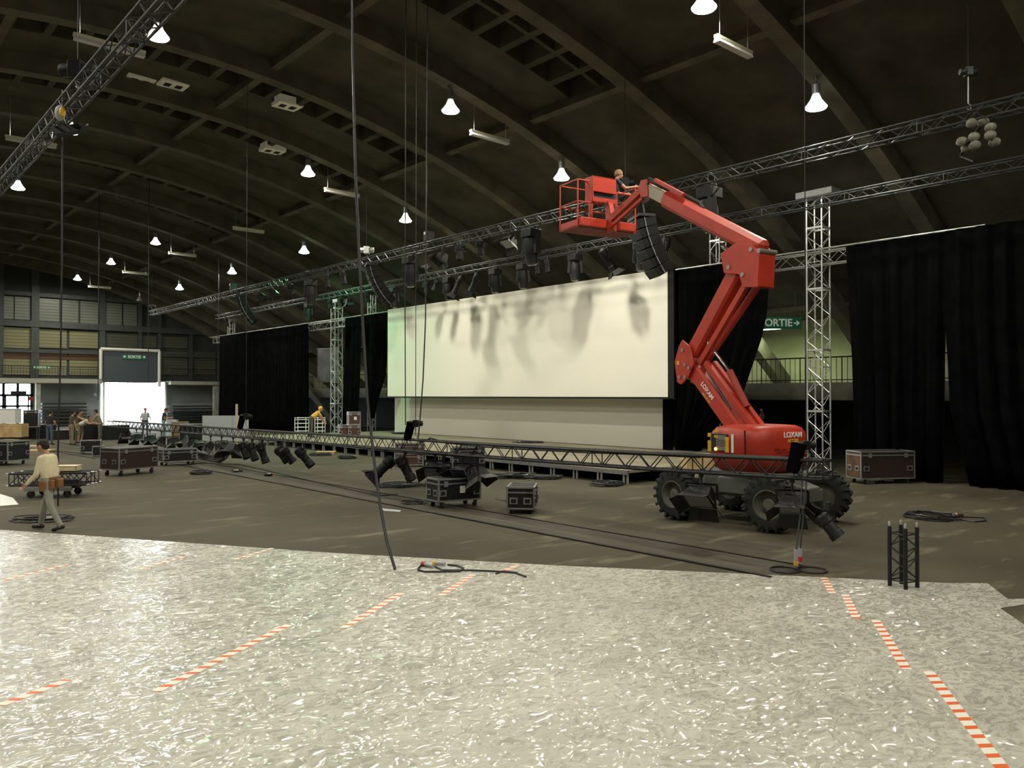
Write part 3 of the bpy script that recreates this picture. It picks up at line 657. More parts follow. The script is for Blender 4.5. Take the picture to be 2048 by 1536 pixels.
def flood(loc, axis, label, w=.5, h=.34, group=None, lit=None):
    t = thing('flood_light', label, 'floodlight', loc, 0, group); a = V(axis); side = a.cross(V((0, 0, 1))); side = side.normalized() if side.length > .05 else RV.copy(); up = side.cross(a).normalized(); c = V((0, 0, -.36))
    MB().tube((0, 0, .03), (0, 0, -.18), .02).box((0, 0, 0), (.07, .05, .1)).build('clamp', M_bodyg, t)
    b = MB()
    for k in (-1, 1): b.bar(c + side * (w / 2 + .03) * k, V((0, 0, -.16)) + side * (w / 2 + .03) * k, .04, .01, a)
    b.bar(V((0, 0, -.16)) - side * (w / 2 + .03), V((0, 0, -.16)) + side * (w / 2 + .03), .04, .01, a); b.build('yoke', M_body, t)
    P = [c - a * .13 + side * sx * w * .36 + up * sy * h * .3 for sx, sy in ((-1, -1), (1, -1), (1, 1), (-1, 1))] + [c + a * .12 + side * sx * w * .5 + up * sy * h * .5 for sx, sy in ((-1, -1), (1, -1), (1, 1), (-1, 1))]
    MB().add(P, [(3, 2, 1, 0), (4, 5, 6, 7), (0, 1, 5, 4), (1, 2, 6, 5), (2, 3, 7, 6), (3, 0, 4, 7)]).build('housing', M_body, t, bevel=.01)
    MB().box((0, 0, 0), (w * .86, h * .8, .012), Matrix((side, up, a)).transposed()).build('glass', M_lens, t).location = c + a * .127
    for q, w_ in ((up, w), (-up, w), (side, h), (-side, h)):
        o_ = c + a * .12 + q * (h if w_ == w else w) * .5; s2 = side if w_ == w else up; e = (a * .7 + q * .7).normalized()
        MB().prism([(-w_ * .48, 0), (w_ * .48, 0), (w_ * .56, .22), (-w_ * .56, .22)], o_, s2, e, .01).build('barn_door', M_bodyg, t, smooth=0)
    return t
def array(loc, n, ang, label, w=.95, h=.26, step=5, rz=0.0, first=8, up=.25):
    """a curved column of loudspeaker cabinets hanging from its frame"""
    t = thing('line_array', label, 'loudspeaker', loc, rz, 'hanging loudspeaker columns')
    MB().box((0, 0, -.06), (.5, w, .08)).tube((0, -.3, -.05), (0, 0, up), .03).tube((0, .3, -.05), (0, 0, up), .03).box((0, 0, up - .275 if up > .5 else .03), (.42, .42, .05)).build('flying_frame', M_bodyg, t)
    p = V((0, 0, -.12)); th = radians(first)
    for k in range(n):
        d = V((-sin(th), 0, -cos(th))); f = V((-cos(th), 0, sin(th)))
        b = MB(); q0, q1 = p, p + d * h
        A = [q0 + f * .25, q0 - f * .28, q1 - f * .25, q1 + f * .25]
        vs = [v_ + V((0, s * w / 2 * (1 if i in (0, 3) else .8), 0)) for s in (-1, 1) for i, v_ in enumerate(A)]
        b.add(vs, [(0, 1, 2, 3), (7, 6, 5, 4), (0, 4, 5, 1), (1, 5, 6, 2), (2, 6, 7, 3), (3, 7, 4, 0)])
        c_ = b.build('cabinet', M_black, t, bevel=.012)
        MB().box((0, 0, 0), (.012, w * .9, h * .8), Matrix((f, V((0, 1, 0)), -d)).transposed()).build('grille', M_bodyg, c_).location = (q0 + q1) / 2 + f * .252
        for s in (-1, 1): MB().bar(q0 + V((0, s * w * .5, 0)) - f * .1, q1 + V((0, s * w * .5, 0)) - f * .1, .03, .02).build('rigging_link', M_aludark, c_)
        p = q1 + d * .015; th += radians(step)
    return t
def hoist(loc, ztop, label, bag=False, s=1.0, tint=None, hz=.3):
    """chain hoist standing on a truss; loc = hook under the motor"""
    t = thing('chain_hoist', label, 'hoist', loc, wang(0), 'chain hoists on the trusses')
    MB().lathe([(.09 * s, -.26 * s), (.1 * s, -.24 * s), (.1 * s, .24 * s), (.09 * s, .26 * s)], (0, 0, hz), (1, 0, 0), 12).box((0, 0, hz), (.2 * s, .24 * s, .26 * s)).build('motor', tint or M_body, t, bevel=.01)
    MB().path([(0, 0, hz - .1 * s), (0, 0, .08), (.05, 0, .03), (.05, 0, -.03), (0, 0, -.06), (-.04, 0, -.02)], .015).build('hook', M_aludark, t)
    MB().tube((0, 0, hz + .1 * s), (0, 0, ztop - loc[2] - .12), .009, 4).build('chain', M_cable, t)
    if bag: MB().lathe([(.08, 0), (.10, .05), (.11, .38), (.12, .46), (.1, .46)], (-.22, .0, hz - .42), (.25, 0, 1), 12).build('chain_bag', M_curtain, t)
    return t
def onT(px, X, z): return V((X, onX(px, 700, X).y, z))
zb2, zb3 = 8.43 - .17, 8.40 - .16
G2 = 'lamps under the front overhead truss'; G3 = 'lamps under the rear overhead truss'; G4 = 'lamps under the low black truss'
array(onT(482, XT2, zb2), 6, 0, 'curved loudspeaker column at the far end of the front overhead truss, its side catching light', step=6, rz=wang(196), h=.26, first=12, w=.85)
array(onT(742, XT2, zb2), 7, 0, 'curved loudspeaker column beside the top corner of the white screen', step=5, rz=wang(196), h=.25, w=.85, first=14)
array(onT(1283, XT2, zb2 - .45), 6, 0, 'large black loudspeaker column hanging behind the bend of the red boom', w=1.0, h=.27, step=4, rz=wang(192), first=12, up=.75)
L2 = [(521, 'flood', (.5, -.8, 0)), (547, 'flood', (.4, -.9, 0)), (655, 'spot', (.1, -1, 0)), (621, 'mover', (0, -1, .1)), (686, 'spot', (.2, -1, 0)), (820, 'mover', (0, -1, .05)), (884, 'flood', (-.5, -.7, -.2)), (920, 'spot', (-.05, -1, 0)), (1018, 'flood', (-.4, -.7, -.3)),
      (1062, 'mover', (.1, -1, .1)), (1420, 'mover', (.1, -1, 0)), (960, 'spot', (.1, -1, .2)), (580, 'spot', (.1, -1, .2))]
L2.sort(key=lambda q: q[0])
for k, (px, ty, ax) in enumerate(L2):
    nm = {'flood': 'floodlight with barn doors', 'spot': 'spotlight', 'mover': 'moving head lamp'}[ty]
    lab = f'{nm}, {ORD[k]} lamp from the far end under the front truss'
    q = onT(px, XT2 - .1, zb2)
    (flood if ty == 'flood' else mover)(q, im(*ax), lab, group=G2, **({'s': 1.5} if ty == 'mover' else {'w': .62, 'h': .46})) if ty != 'spot' else spot(q, im(*ax), .6, .15, lab, 0, group=G2)
L3 = [(452, 'spot', (.2, -1, 0)), (617, 'mover', (0, -1, 0)), (660, 'spot', (.1, -1, .1)), (682, 'spot', (.1, -1, .1)), (697, 'flood', (.2, -1, .1)), (735, 'spot', (.1, -1, .1)), (788, 'mover', (0, -1, 0)), (853, 'spot', (0, -1, .2)), (872, 'spot', (-.4, -.9, .1)), (897, 'mover', (0, -1, .2)),
      (917, 'spotd', (-.45, -.9, .1)), (950, 'spotd', (-.4, -.9, .1)), (990, 'mover', (0, -1, .1)), (1046, 'mover', (0, -1, .1)), (1076, 'spot', (.1, -1, 0)), (1096, 'spot', (.1, -1, 0)), (1150, 'mover', (0, -1, 0)), (1215, 'spotd', (.5, -.8, .1)), (1282, 'mover', (0, -1, 0)), (1330, 'spotd', (-.2, -1, 0))]
for k, (px, ty, ax) in enumerate(L3):
    nm = {'spot': 'spotlight', 'mover': 'moving head lamp', 'flood': 'floodlight', 'spotd': 'profile spotlight with barn doors'}[ty]
    lab = f'{nm}, {ORD[k]} lamp from the far end under the rear truss'; q = onT(px, XT3 - .1, zb3)
    if ty == 'mover': mover(q, im(*ax), lab, 1.3, G3)
    elif ty == 'flood': flood(q, im(*ax), lab, .5, .36, G3)
    else: spot(q, im(*ax), 1.0 if ty == 'spotd' else .55, .17 if ty == 'spotd' else .15, lab, 4 if ty == 'spotd' else 0, .5 if ty == 'spotd' else .34, group=G3)
# fittings standing on top of the trusses
for px, X, lab in ((858, XT2, 'small black box clamped on top of the front overhead truss'), (466, XT2, 'small black box on the far part of the front overhead truss')):
    q = onT(px, X, 8.62); t = thing('control_box', lab, 'box', q); MB().box((0, 0, .2), (.35, .3, .4)).build('housing', M_black, t, bevel=.02); MB().box((-.2, 0, .3), (.02, .15, .1)).build('label_plate', M_white, t)
hoist(onT(733, XT2, 8.62), vz(XT2), 'shiny chain hoist on the front overhead truss above the loudspeaker column', tint=M_alu, s=1.2)
hoist(onT(1251, XT2, 8.62), vz(XT2), 'chain hoist on the front overhead truss beside the person in the basket')
hoist(onT(1941, XT2, 8.62), vz(XT2), 'chain hoist on the near end of the front overhead truss', tint=M_bodyg, s=.7, hz=.75)
hoist(onT(853, XT3, 8.6), vz(XT3), 'chain hoist on the rear truss before the white screen')
hoist(onT(1231, XT3, 8.6), vz(XT3), 'chain hoist on the rear truss behind the red basket')
hoist(onT(303, XT2, 8.62), vz(XT2), 'chain hoist at the far end of the front overhead truss')
hoist(V((XT1, onX(155, 145, XT1).y, 8.77)), vz(XT1), 'chain hoist on the near corner truss', s=1.3)
# the loose bundle at the near end of the front truss
q = onT(1972, XT2, 8.0); t = thing('cable_bundle', 'pale loose bundle hanging from the near end of the front overhead truss', 'cable', q)
b = MB()
for i in range(9): b.ell((random.uniform(-.25, .25), random.uniform(-.25, .45), random.uniform(-.3, .25)), (.10, .12, .10), 8, 6)
b.build('connectors', mat('pale_connectors', (0.16, 0.155, 0.12), 0.6, 0, 9, .5), t)
MB().path([(0, .2, .5), (.1, .1, .2), (-.1, .3, -.2), (.1, .5, -.35), (0, .2, -.55)], .03).build('cord', M_cable, t)
# near corner truss: a bright pouch and a bar with a silver edge
q = V((XT1 - .2, onX(142, 208, XT1).y, 8.4)); t = thing('tool_pouch', 'white and yellow pouch hanging on the near corner truss', 'pouch', q)
MB().ell((0, 0, -.1), (.1, .12, .16)).build('pouch', mat('pale_pouch', (.3, .3, .28), .7), t); MB().ell((0.02, -.12, -.1), (.06, .06, .1)).build('flap', M_yellow, t)
q = V((XT1 + .2, onX(120, 297, XT1).y, 8.36)); t = thing('cable_tray', 'black tray with a shiny edge slung under the near corner truss', 'tray', q)
MB().prism([(-.4, 0), (.35, 0), (.25, -.16), (-.3, -.16)], (0, 0, 0), (RV.x, RV.y, .15), (0, 0, 1), .2).build('tray', M_black, t); MB().tube(RV * -.4 + V((0, 0, -.1)), RV * .38 + V((0, 0, .04)), .015).build('edge', M_alu, t)

# ---- lamps on the low truss
def onT4(px): y = onX(px, 900, XT4).y; return V((XT4 + .06, y, t4z(y) - .03))
GN = [(297, 'flood', (.3, -.9, -.2), 0), (320, 'flood', (-.3, -.9, -.2), 0), (343, 'flood', (.4, -.8, -.2), 0), (384, 'flood', (.6, -.7, -.2), 0), (418, 'flood', (-.6, -.8, -.2), 1), (440, 'flood', (.5, -.8, -.3), 1), (463, 'flood', (-.2, -.9, -.4), 1), (246, 'flood', (.3, -1, -.3), 0), (270, 'flood', (.3, -1, -.2), 0),
      (484, 'spot', (.45, -.9, -.15), .85), (501, 'spot', (.4, -.9, -.15), .9), (521, 'spot', (.38, -.92, -.1), 1.0), (560, 'spot', (.62, -.75, -.1), .8), (572, 'spot', (.6, -.78, .1), .8), (604, 'spot', (.66, -.74, -.1), 1.0),
      (766, 'barn', (-.72, -.68, -.15), .62), (806, 'spot', (.5, -.86, -.15), 1.0), (866, 'flood', (-.15, -.6, -.75), 1), (884, 'spot', (.05, -1, .1), .5), (921, 'flood', (-.45, -.6, -.6), 1), (950, 'flood', (.4, -.8, -.3), 1), (1398, 'barnbig', (-.45, -.75, -.5), .5), (1580, 'flood', (-.3, -.75, -.6), 2), (1652, 'small', (.55, -.75, -.3), .4)]
GN.sort(key=lambda q: q[0])
special = {766: 'spotlight with barn doors tilted towards the dark cable, under the low truss', 806: 'long black spotlight beside the barn door one, its nose towards the tour case', 604: 'black spotlight with its nose lowest, nearest alone on the middle of the low truss',
           1398: 'black lamp with big open barn doors in front of the boom lift wheel', 1580: 'black floodlight hanging before the near wheel of the boom lift', 1652: 'small silver fronted lamp at the near end of the low truss'}
for k, (px, ty, ax, s) in enumerate(GN):
    q = onT4(px); nm = {'flood': 'black floodlight', 'spot': 'black profile spotlight', 'mover': 'black moving head lamp', 'barn': '', 'barnbig': '', 'small': ''}[ty]
    lab = special.get(px) or f'{nm}, {ORD[k] if k < 20 else "late"} lamp from the far end of the low black truss'
    if ty == 'flood': flood(q, im(*ax), lab, .46 if s < 2 else .40, .36 if s < 2 else .24, G4)
    elif ty == 'mover': mover(q, im(*ax), lab, 1.1, G4)
    elif ty == 'barn': spot(q, im(*ax), .66, .165, lab, 4, .42, group=G4)
    elif ty == 'barnbig': flood(q, im(*ax), lab, .52, .40, G4)
    elif ty == 'small': spot(q, im(*ax), .42, .12, lab, 0, .3, group=G4, m=M_bodyg)
    else: spot(q, im(*ax), .74 * s, .15, lab, 0, .40, group=G4)
# heavy cable bag slung under the far part of the low truss
P = [(368, 878), (372, 893), (384, 907), (402, 917), (422, 921), (440, 919), (455, 910)]
b = MB(); X_ = XT4 + .3
for off in (-.07, 0, .07, .13): b.path([onX(x, y, X_) + V((off * .6, 0, off)) for x, y in P], .075, 7)
o = b.build('cable_bag', M_cable); tag(o, 'thick black cable bundle sagging under the far part of the low truss', 'cable')
o = MB().path([onX(x, y, XT4 + .1) for x, y in ((700, 893), (760, 900), (830, 907), (900, 911), (960, 915))], .02).build('cable', M_cable)
tag(o, 'black cable tied along the low truss by the tour cases', 'cable')
o = MB().path([onX(x, y, XT4 + .2) for x, y in ((840, 886), (862, 876), (890, 885), (960, 893), (1060, 899), (1180, 905), (1300, 909), (1400, 914))], .022).build('cable', M_cable)
tag(o, 'black cable lying on the top chords of the low truss', 'cable')
# hoists on the low truss
def top4(px): y = onX(px, 880, XT4).y; return V((XT4 + .14, y, t4z(y) + .33))
hoist(top4(1603), vz(XT4), 'black chain hoist with its chain bag at the near end of the low truss', True, .52, hz=.17)
hoist(top4(822), vz(XT4), 'black chain hoist standing on the middle of the low truss', True, .68, hz=.36)
hoist(top4(484), vz(XT4), 'black chain hoist on the far half of the low truss', True, .8, hz=.4)
# near hoist control leads down to the floor
c = fl(1597, 1142)
o = thing('hoist_leads', 'pair of hoist leads with red and yellow plugs coiled on the floor by the plastic', 'cable', c)
q1 = top4(1596) - c; q2 = top4(1608) - c
b = MB(); b.path([(-.07, 0, .3), q1 * .5 + V((0, 0, .0)), q1], .012); b.path([(.05, 0, .3), q2 * .5, q2], .012)
for s in (-1, 1):
    ce = RV * (s * .2) ; b.path([ce + RV * .2 * cos(a) + DV * .22 * sin(a) + V((0, 0, .02)) for a in [2 * pi * i / 20 for i in range(20)]], .013, closed=True)
b.build('lead', M_cable, o)
MB().tube((-.07, 0, .1), (-.07, 0, .32), .03, 8).build('plug', M_greypl, o); MB().tube((-.07, 0, .09), (-.07, 0, .15), .035, 8).build('plug_ring', M_yellow, o)
MB().tube((.05, 0, .1), (.05, 0, .32), .03, 8).build('plug', M_greypl, o); MB().tube((.05, 0, .13), (.05, 0, .2), .035, 8).build('plug_ring', M_redpl, o)
# hanging cables
def hang(pts3, r, label, group='cables hanging from the vault'):
    o = MB().path(pts3, r, 6).build('hanging_cable', M_cable, smooth=60); tag(o, label, 'cable', group); return o
e = fl(790, 1141); dd = e.dot(DV)
hang([atD(703, -160, dd + 3.0), atD(705, 100, dd + 2.6), atD(711, 350, dd + 2.2), atD(724, 620, dd + 1.8), atD(735, 800, dd + 1.4), atD(748, 920, dd + 1.0), atD(760, 1010, dd + .6), atD(774, 1085, dd + .25), e + V((0, 0, .02))], .022, 'thick dark cable hanging down to the plastic in the middle of the view')
e = fl(116, 1014); dd = e.dot(DV)
hang([atD(125, 180, dd), atD(124, 520, dd), atD(121, 720, dd), atD(116, 900, dd), e + V((0, 0, .02))], .02, 'black cable hanging down beside the walking man')
q = onX(845, 850, XT4); dd = q.dot(DV)
hang([atD(856, -60, dd), atD(853, 300, dd), atD(851, 640, dd), atD(846, 760, dd), atD(839, 850, dd), atD(836, 878, dd)], .016, 'slack cable hanging before the screen beside the hoist chain')
hang([atD(812, -120, dd), atD(811, 340, dd), atD(810, 600, dd), atD(811, 850, dd)], .012, 'thin cable before the edge of the white screen')
for px, y1, d, lab in ((297, 838, 40, 'thin cable hanging before the bright gate and its exit sign'), (197, 800, 44, 'thin cable hanging before the grey wall beside the gate'), (437, 840, 52, 'thin pale rope hanging at the far corner of the black curtain')):
    hang([atD(px + 2, 300, d), atD(px, 600, d), atD(px - 1, y1, d)], .02, lab)
# ================================================================ the boom lift
M_tyre = mat('tyre_rubber', (0.018, 0.02, 0.018), 0.8, 0, 6, 0.5)
M_rim = mat('wheel_rim', (0.13, 0.125, 0.10), 0.6, 0.1, 5, 0.2)
M_chassis = mat('chassis_grey', (0.12, 0.125, 0.115), 0.6, 0.1, 3, 0.2)
M_pin = mat('pin_steel', (0.30, 0.27, 0.24), 0.45, 0.6)
M_chrome = mat('chrome_rod', (0.75, 0.75, 0.75), 0.12, 1.0)
M_hose = mat('hose_black', (0.02, 0.02, 0.022), 0.4)
M_pale = mat('pale_boom', (0.36, 0.33, 0.24), 0.5, 0.1)
BL = thing('boom_lift', 'red articulated boom lift with a raised basket beside the silver tower', 'boom lift', rd(4.88, 16.38), wang(132))
TU = Matrix.Rotation(radians(-12), 4, 'Z')
def wheel(x, y, st):
    M = Matrix.Translation((x, y, 0.52)) @ Matrix.Rotation(radians(st), 4, 'Z')
    s = 1 if y > 0 else -1; b = MB(M); ax = (0, s, 0)
    b.lathe([(.27, -.19), (.38, -.2), (.46, -.17), (.485, -.1), (.49, 0), (.485, .1), (.46, .17), (.38, .2), (.27, .19), (.27, -.19)], (0, 0, 0), ax, 36, caps=False)
    for k in range(36):                     # tread lugs, alternately from each shoulder
        a = 2 * pi * k / 36; sd = 1 if k % 2 else -1
        b.bar((.485 * cos(a), s * sd * .20, .485 * sin(a)), (.50 * cos(a + .10), s * sd * .0, .50 * sin(a + .10)), .055, .055, V((cos(a), 0, sin(a))))
        b.bar((.40 * cos(a), s * sd * .195, .40 * sin(a)), (.49 * cos(a), s * sd * .19, .49 * sin(a)), .05, .04, V((0, 1, 0)))
    w = b.build('wheel', M_tyre, BL, 35)
    MB(M).lathe([(.285, .19), (.265, .195), (.25, .15), (.20, .06), (.12, .05), (.11, .13), (.09, .15), (0, .15)], (0, 0, 0), ax, 28, caps=False).lathe([(.28, -.19), (.24, -.1), (0, -.1)], (0, 0, 0), ax, 20, caps=False).build('rim', M_rim, w)
for x, y, st in ((1.05, 1.02, -6), (-1.05, 1.02, 8), (-1.05, -1.02, 12), (1.05, -1.02, -4)): wheel(x, y, st)
b = MB(); b.box((0, 0, .74), (1.5, 1.15, .42)).box((0, 0, .95), (1.9, .8, .12))
for s in (-1, 1):
    b.bar((s * .6, 0, .72), (s * 1.35, 0, .62), .7, .5, w2=.5, h2=.3)
    b.box((s * 1.05, 0, .55), (.26, 1.5, .26)); b.tube((s * 1.05, .6, .52), (s * 1.05, -.6, .52), .12, 10)
for s in (-1, 1): b.box((0, s * .56, .74), (.75, .12, .34))
b.build('chassis', M_chassis, BL, bevel=.03)
MB().lathe([(.62, 0), (.62, .1), (.55, .12), (.55, .0)], (0, 0, .96), (0, 0, 1), 24).build('slewing_ring', M_hose, BL)
# hood: stacked rounded outlines
def loft(levels, x0, x1, w, n=40, pw=4.0):
    b = MB(TU); vs = []; fs = []; cx, hx = (x0 + x1) / 2, (x1 - x0) / 2
    for z, ins, sx in levels:
        for i in range(n):
            a = 2 * pi * i / n; c, s = cos(a), sin(a)
            X = (abs(c) ** (2 / pw)) * (1 if c >= 0 else -1) * (hx - ins) + cx + sx; Y = (abs(s) ** (2 / pw)) * (1 if s >= 0 else -1) * (w - ins)
            vs.append((X, Y, z))
    m = len(levels)
    for k in range(m - 1): fs += [(k * n + i, k * n + (i + 1) % n, (k + 1) * n + (i + 1) % n, (k + 1) * n + i) for i in range(n)]
    fs += [tuple(range(n - 1, -1, -1)), tuple(range((m - 1) * n, m * n))]
    return b.add(vs, fs)
hx0, hx1, hw = -.94, .52, .84
hood = loft([(1.36, .015, 0), (1.42, 0, 0), (1.68, 0.0, 0), (1.82, .035, 0), (1.90, .10, -.02), (1.945, .22, -.05), (1.955, .36, -.08)], hx0, hx1, hw).build('hood', M_red, BL, 60)
loft([(1.00, .22, 0), (1.08, .10, 0), (1.25, .03, 0), (1.33, .0, 0), (1.36, .0, 0)], hx0, hx1, hw).build('lower_cowl', M_redd, BL, 60)
loft([(1.345, -.004, 0), (1.37, -.004, 0)], hx0, hx1, hw).build('seam', M_hose, BL, 0)
b = MB(TU)
for z in (1.44, 1.52, 1.6, 1.68, 1.76, 1.83): b.box((hx0 + .30, hw - .012, z), (.012, .03, .07))
b.build('panel_seam', M_hose, hood)
T3 = TU.to_3x3()
def put(o, loc, rot):                 # rot: matrix in the turret frame
    o.matrix_local = TU @ Matrix.Translation(loc) @ rot.to_4x4(); return o
Rrear = Matrix(((0, 0, -1), (-1, 0, 0), (0, 1, 0)))      # letters on the rear face: right = -y, up = z, facing -x
Rleft = Matrix(((-1, 0, 0), (0, 0, 1), (0, 1, 0)))       # letters on the left face: right = -x, up = z, facing +y
M_letw = mat('letter_white', (0.85, 0.85, 0.82), 0.5); M_lety = mat('letter_yellow', (0.75, 0.55, 0.05), 0.5)
put(text('LOXAM', .15, M_letw, hood, (0, 0, 0), (0, 0, 0)), (hx0 - .003, -.16, 1.77), Rrear)
put(text('ACCESS', .085, M_lety, hood, (0, 0, 0), (0, 0, 0)), (hx0 - .006, -.16, 1.655), Rrear)
b = MB(TU)
for k in range(5): b.box((hx0 - .002, .28 - .2 * k, 1.50 - .012 * (k % 2)), (.012, .13, .028))
for k in range(4): b.box((hx0 - .002, .2 - .2 * k, 1.44), (.012, .16, .012))
b.build('vent_slots', mat('dark_red', (0.2, 0.012, 0.008), 0.6), hood)
# ground controls on the left face
b = MB(TU); b.box((.02, hw + .002, 1.60), (.46, .02, .36)); pn = b.build('control_panel', M_hose, hood, bevel=.01)
b = MB(TU); b.box((-.04, hw + .016, 1.60), (.26, .012, .30)).build('panel_plate', mat('panel_grey', (.2, .2, .16), .5), pn)
for c_, d_ in (((-.20, hw + .018, 1.57), (.10, .014, .30)), ((.10, hw + .018, 1.72), (.1, .014, .05)), ((.33, hw - .04, 1.52), (.11, .02, .22)), ((.34, hw - .04, 1.74), (.09, .02, .08))): MB(TU).box(c_, d_).build('warning_label', M_yellow, pn)
b = MB(TU); b.prism([(-.06, 0), (.06, 0), (0, .1)], (.10, hw + .004, 1.81), (-1, 0, 0), (0, 0, 1), .01).build('warning_triangle', M_yellow, pn, smooth=0)
b = MB(TU); b.box((-.33, hw + .004, 1.60), (.06, .01, .36)).build('instruction_strip', M_letw, pn)
b = MB(TU); b.ell((.10, hw + .03, 1.47), (.035, .025, .035)).build('pilot_light', mat('pilot_glow', (1, .3, .05), .4, emit=(1, .25, .05), es=9), pn)
b = MB(TU)
for i in range(5):
    for j in range(3): b.tube((.05 - .05 * i, hw + .02, 1.66 - .05 * j), (.05 - .05 * i, hw + .045, 1.66 - .05 * j), .012, 6)
b.build('switches', M_pin, pn)
b = MB(TU); b.lathe([(.03, 0), (.03, .1), (.05, .12), (.05, .2), (.0, .22)], (.2, -.55, 1.94), (0, 0, 1), 10).path([(.2, -.55, 2.1), (.15, -.5, 2.2), (.1, -.42, 2.24)], .025).build('exhaust_pipe', M_hose, BL)
# arms, in the turret plane (s = x, z)
def P2(s, z, y=0.0): return V((s, y, z))
def chamfer(o, w):
    b = o.modifiers.new('bevel', 'BEVEL'); b.width = w; b.segments = 1; b.limit_method = 'ANGLE'; return o
def arm(name, a, c, w, h, m=M_red, y=0, w2=None, h2=None, par=BL, bev=.012, seg=2):
    return MB(TU).bar(P2(*a, y), P2(*c, y), w, h, V((0, 1, 0)).cross((P2(*c) - P2(*a)).normalized()), w2, h2).build(name, m, par, bevel=bev, smooth=20 if seg == 1 else 40) if seg == 2 else chamfer(MB(TU).bar(P2(*a, y), P2(*c, y), w, h, V((0, 1, 0)).cross((P2(*c) - P2(*a)).normalized()), w2, h2).build(name, m, par, smooth=0), bev)
A0, A1, K0 = (.05, 1.55), (1.70, 3.22), (.05, 5.30)
nrm = V((-(A1[1] - A0[1]), A1[0] - A0[0])).normalized()      # up side of the lower arm
def off(p, n, k): return (p[0] + n[0] * k, p[1] + n[1] * k)
up1 = (-nrm[0], -nrm[1]) if nrm[1] < 0 else (nrm[0], nrm[1])
low = arm('lower_arm', A0, A1, .30, .36, bev=.05, seg=1)
ang = math.atan2(A1[1] - A0[1], A1[0] - A0[0])
rot_l = Matrix(((cos(pi - ang) * -1 * -1, 0, 0), (0, 1, 0), (0, 0, 1)))
dx = V((-(A1[0] - A0[0]), 0, -(A1[1] - A0[1]))).normalized(); fy = V((0, 1, 0)); uz = fy.cross(dx)
Rarm = Matrix((dx, uz, fy)).transposed()
def onarm(s, k): return V((A0[0] + (A1[0] - A0[0]) * s, .152, A0[1] + (A1[1] - A0[1]) * s)) + uz * k
put(text('LOXAM', .14, M_letw, low, (0, 0, 0), (0, 0, 0)), onarm(.64, .03), Rarm)
put(text('0825 012 012', .055, M_lety, low, (0, 0, 0), (0, 0, 0)), onarm(.60, -.10), Rarm)
arm('link_rod', off(A0, up1, .42), off((1.45, 2.97), up1, .40), .12, .13, y=.10); arm('link_rod', off(A0, up1, .42), off((1.45, 2.97), up1, .40), .12, .13, y=-.12)
cyl0, cyl1, cyl2 = off((.45, 1.95), up1, .5), off((1.02, 2.62), up1, .62), off((1.42, 3.22), up1, .55)
MB(TU).tube(P2(*cyl0), P2(*cyl1), .075, 12).build('lift_cylinder', M_redd, BL)
MB(TU).tube(P2(*cyl1), P2(1.28, 3.75), .036, 10).build('cylinder_rod', M_chrome, BL)
MB(TU).path([P2(.5, 2.25, .05), P2(1.0, 2.85, .06), P2(1.35, 3.3, .05)], .025).build('hose', M_hose, BL)
b = MB(TU)
el = [(1.92, 3.62), (1.80, 3.78), (1.55, 3.62), (1.42, 3.25), (1.62, 2.92), (1.84, 2.78), (1.97, 2.84), (2.05, 3.3)]
for s in (-1, 1): b.prism(el, (0, s * .20, 0), (1, 0, 0), (0, 0, 1), .035)
b.build('elbow_plate', M_red, BL, bevel=.008, smooth=0)
for p_ in ((1.70, 3.22), (1.78, 3.55), (1.88, 2.95), (1.58, 3.15), (1.70, 2.95)): MB(TU).tube(P2(*p_, -.24), P2(*p_, .24), .045, 12).build('pivot_pin', M_pin, BL)
MB(TU).box((1.93, .222, 3.27), (.08, .006, .09)).build('warning_label', M_yellow, BL)
upn = V((K0[0] - A1[0], K0[1] - A1[1])).normalized(); up2 = (-upn[1], upn[0])     # left of the direction of travel: the near upper side
E1 = (1.66, 3.45)
arm('upper_arm', E1, (.32, 5.15), .28, .36, bev=.05, seg=1)
arm('link_rod', off(E1, up2, .36), off((.10, 5.05), up2, .22), .11, .13, y=.08); arm('link_rod', off(E1, up2, .30), off((.0, 4.95), up2, .18), .10, .12, y=-.13)
b = MB(TU); kn = [(.60, 5.52), (.22, 5.66), (-.24, 5.60), (-.47, 5.38), (-.42, 4.70), (-.02, 4.74), (.08, 5.02), (.50, 5.10)]
for s in (-1, 1): b.prism(kn, (0, s * .21, 0), (1, 0, 0), (0, 0, 1), .04)
b.bar(P2(-.45, 5.36), P2(-.41, 4.72), .40, .03, V((1, 0, 0)))
b.build('knuckle_plate', M_red, BL, bevel=.008, smooth=0)
for p_ in ((.36, 5.2), (-.25, 5.48), (-.02, 5.0), (-.46, 5.42)): MB(TU).tube(P2(*p_, -.25), P2(*p_, .25), .05, 12).build('pivot_pin', M_pin, BL)
B0, B1, B2 = (-.40, 5.45), (2.62, 7.16), (3.22, 7.50)
arm('main_boom', B0, B1, .30, .38, bev=.085, seg=1); arm('telescopic_section', (2.5, 7.09), B2, .20, .27, M_pale)
d_ = V((B1[0] - B0[0], B1[1] - B0[1])).normalized(); n_ = (-d_[1], d_[0])
MB(TU).tube(P2(.45, 5.5), P2(.75, 5.72), .045, 10).build('cylinder_rod', M_chrome, BL)
b = MB(TU); c0, c1, c2 = off(B2, n_, .26), off((2.35, 7.02), n_, .25), off((1.6, 6.6), n_, .24)
b.bar(P2(*off((3.0, 7.38), n_, .28), .08), P2(*off((2.0, 6.82), n_, .26), .08), .09, .08, V((0, 1, 0))); b.build('hose_guard', M_red, BL, bevel=.01)
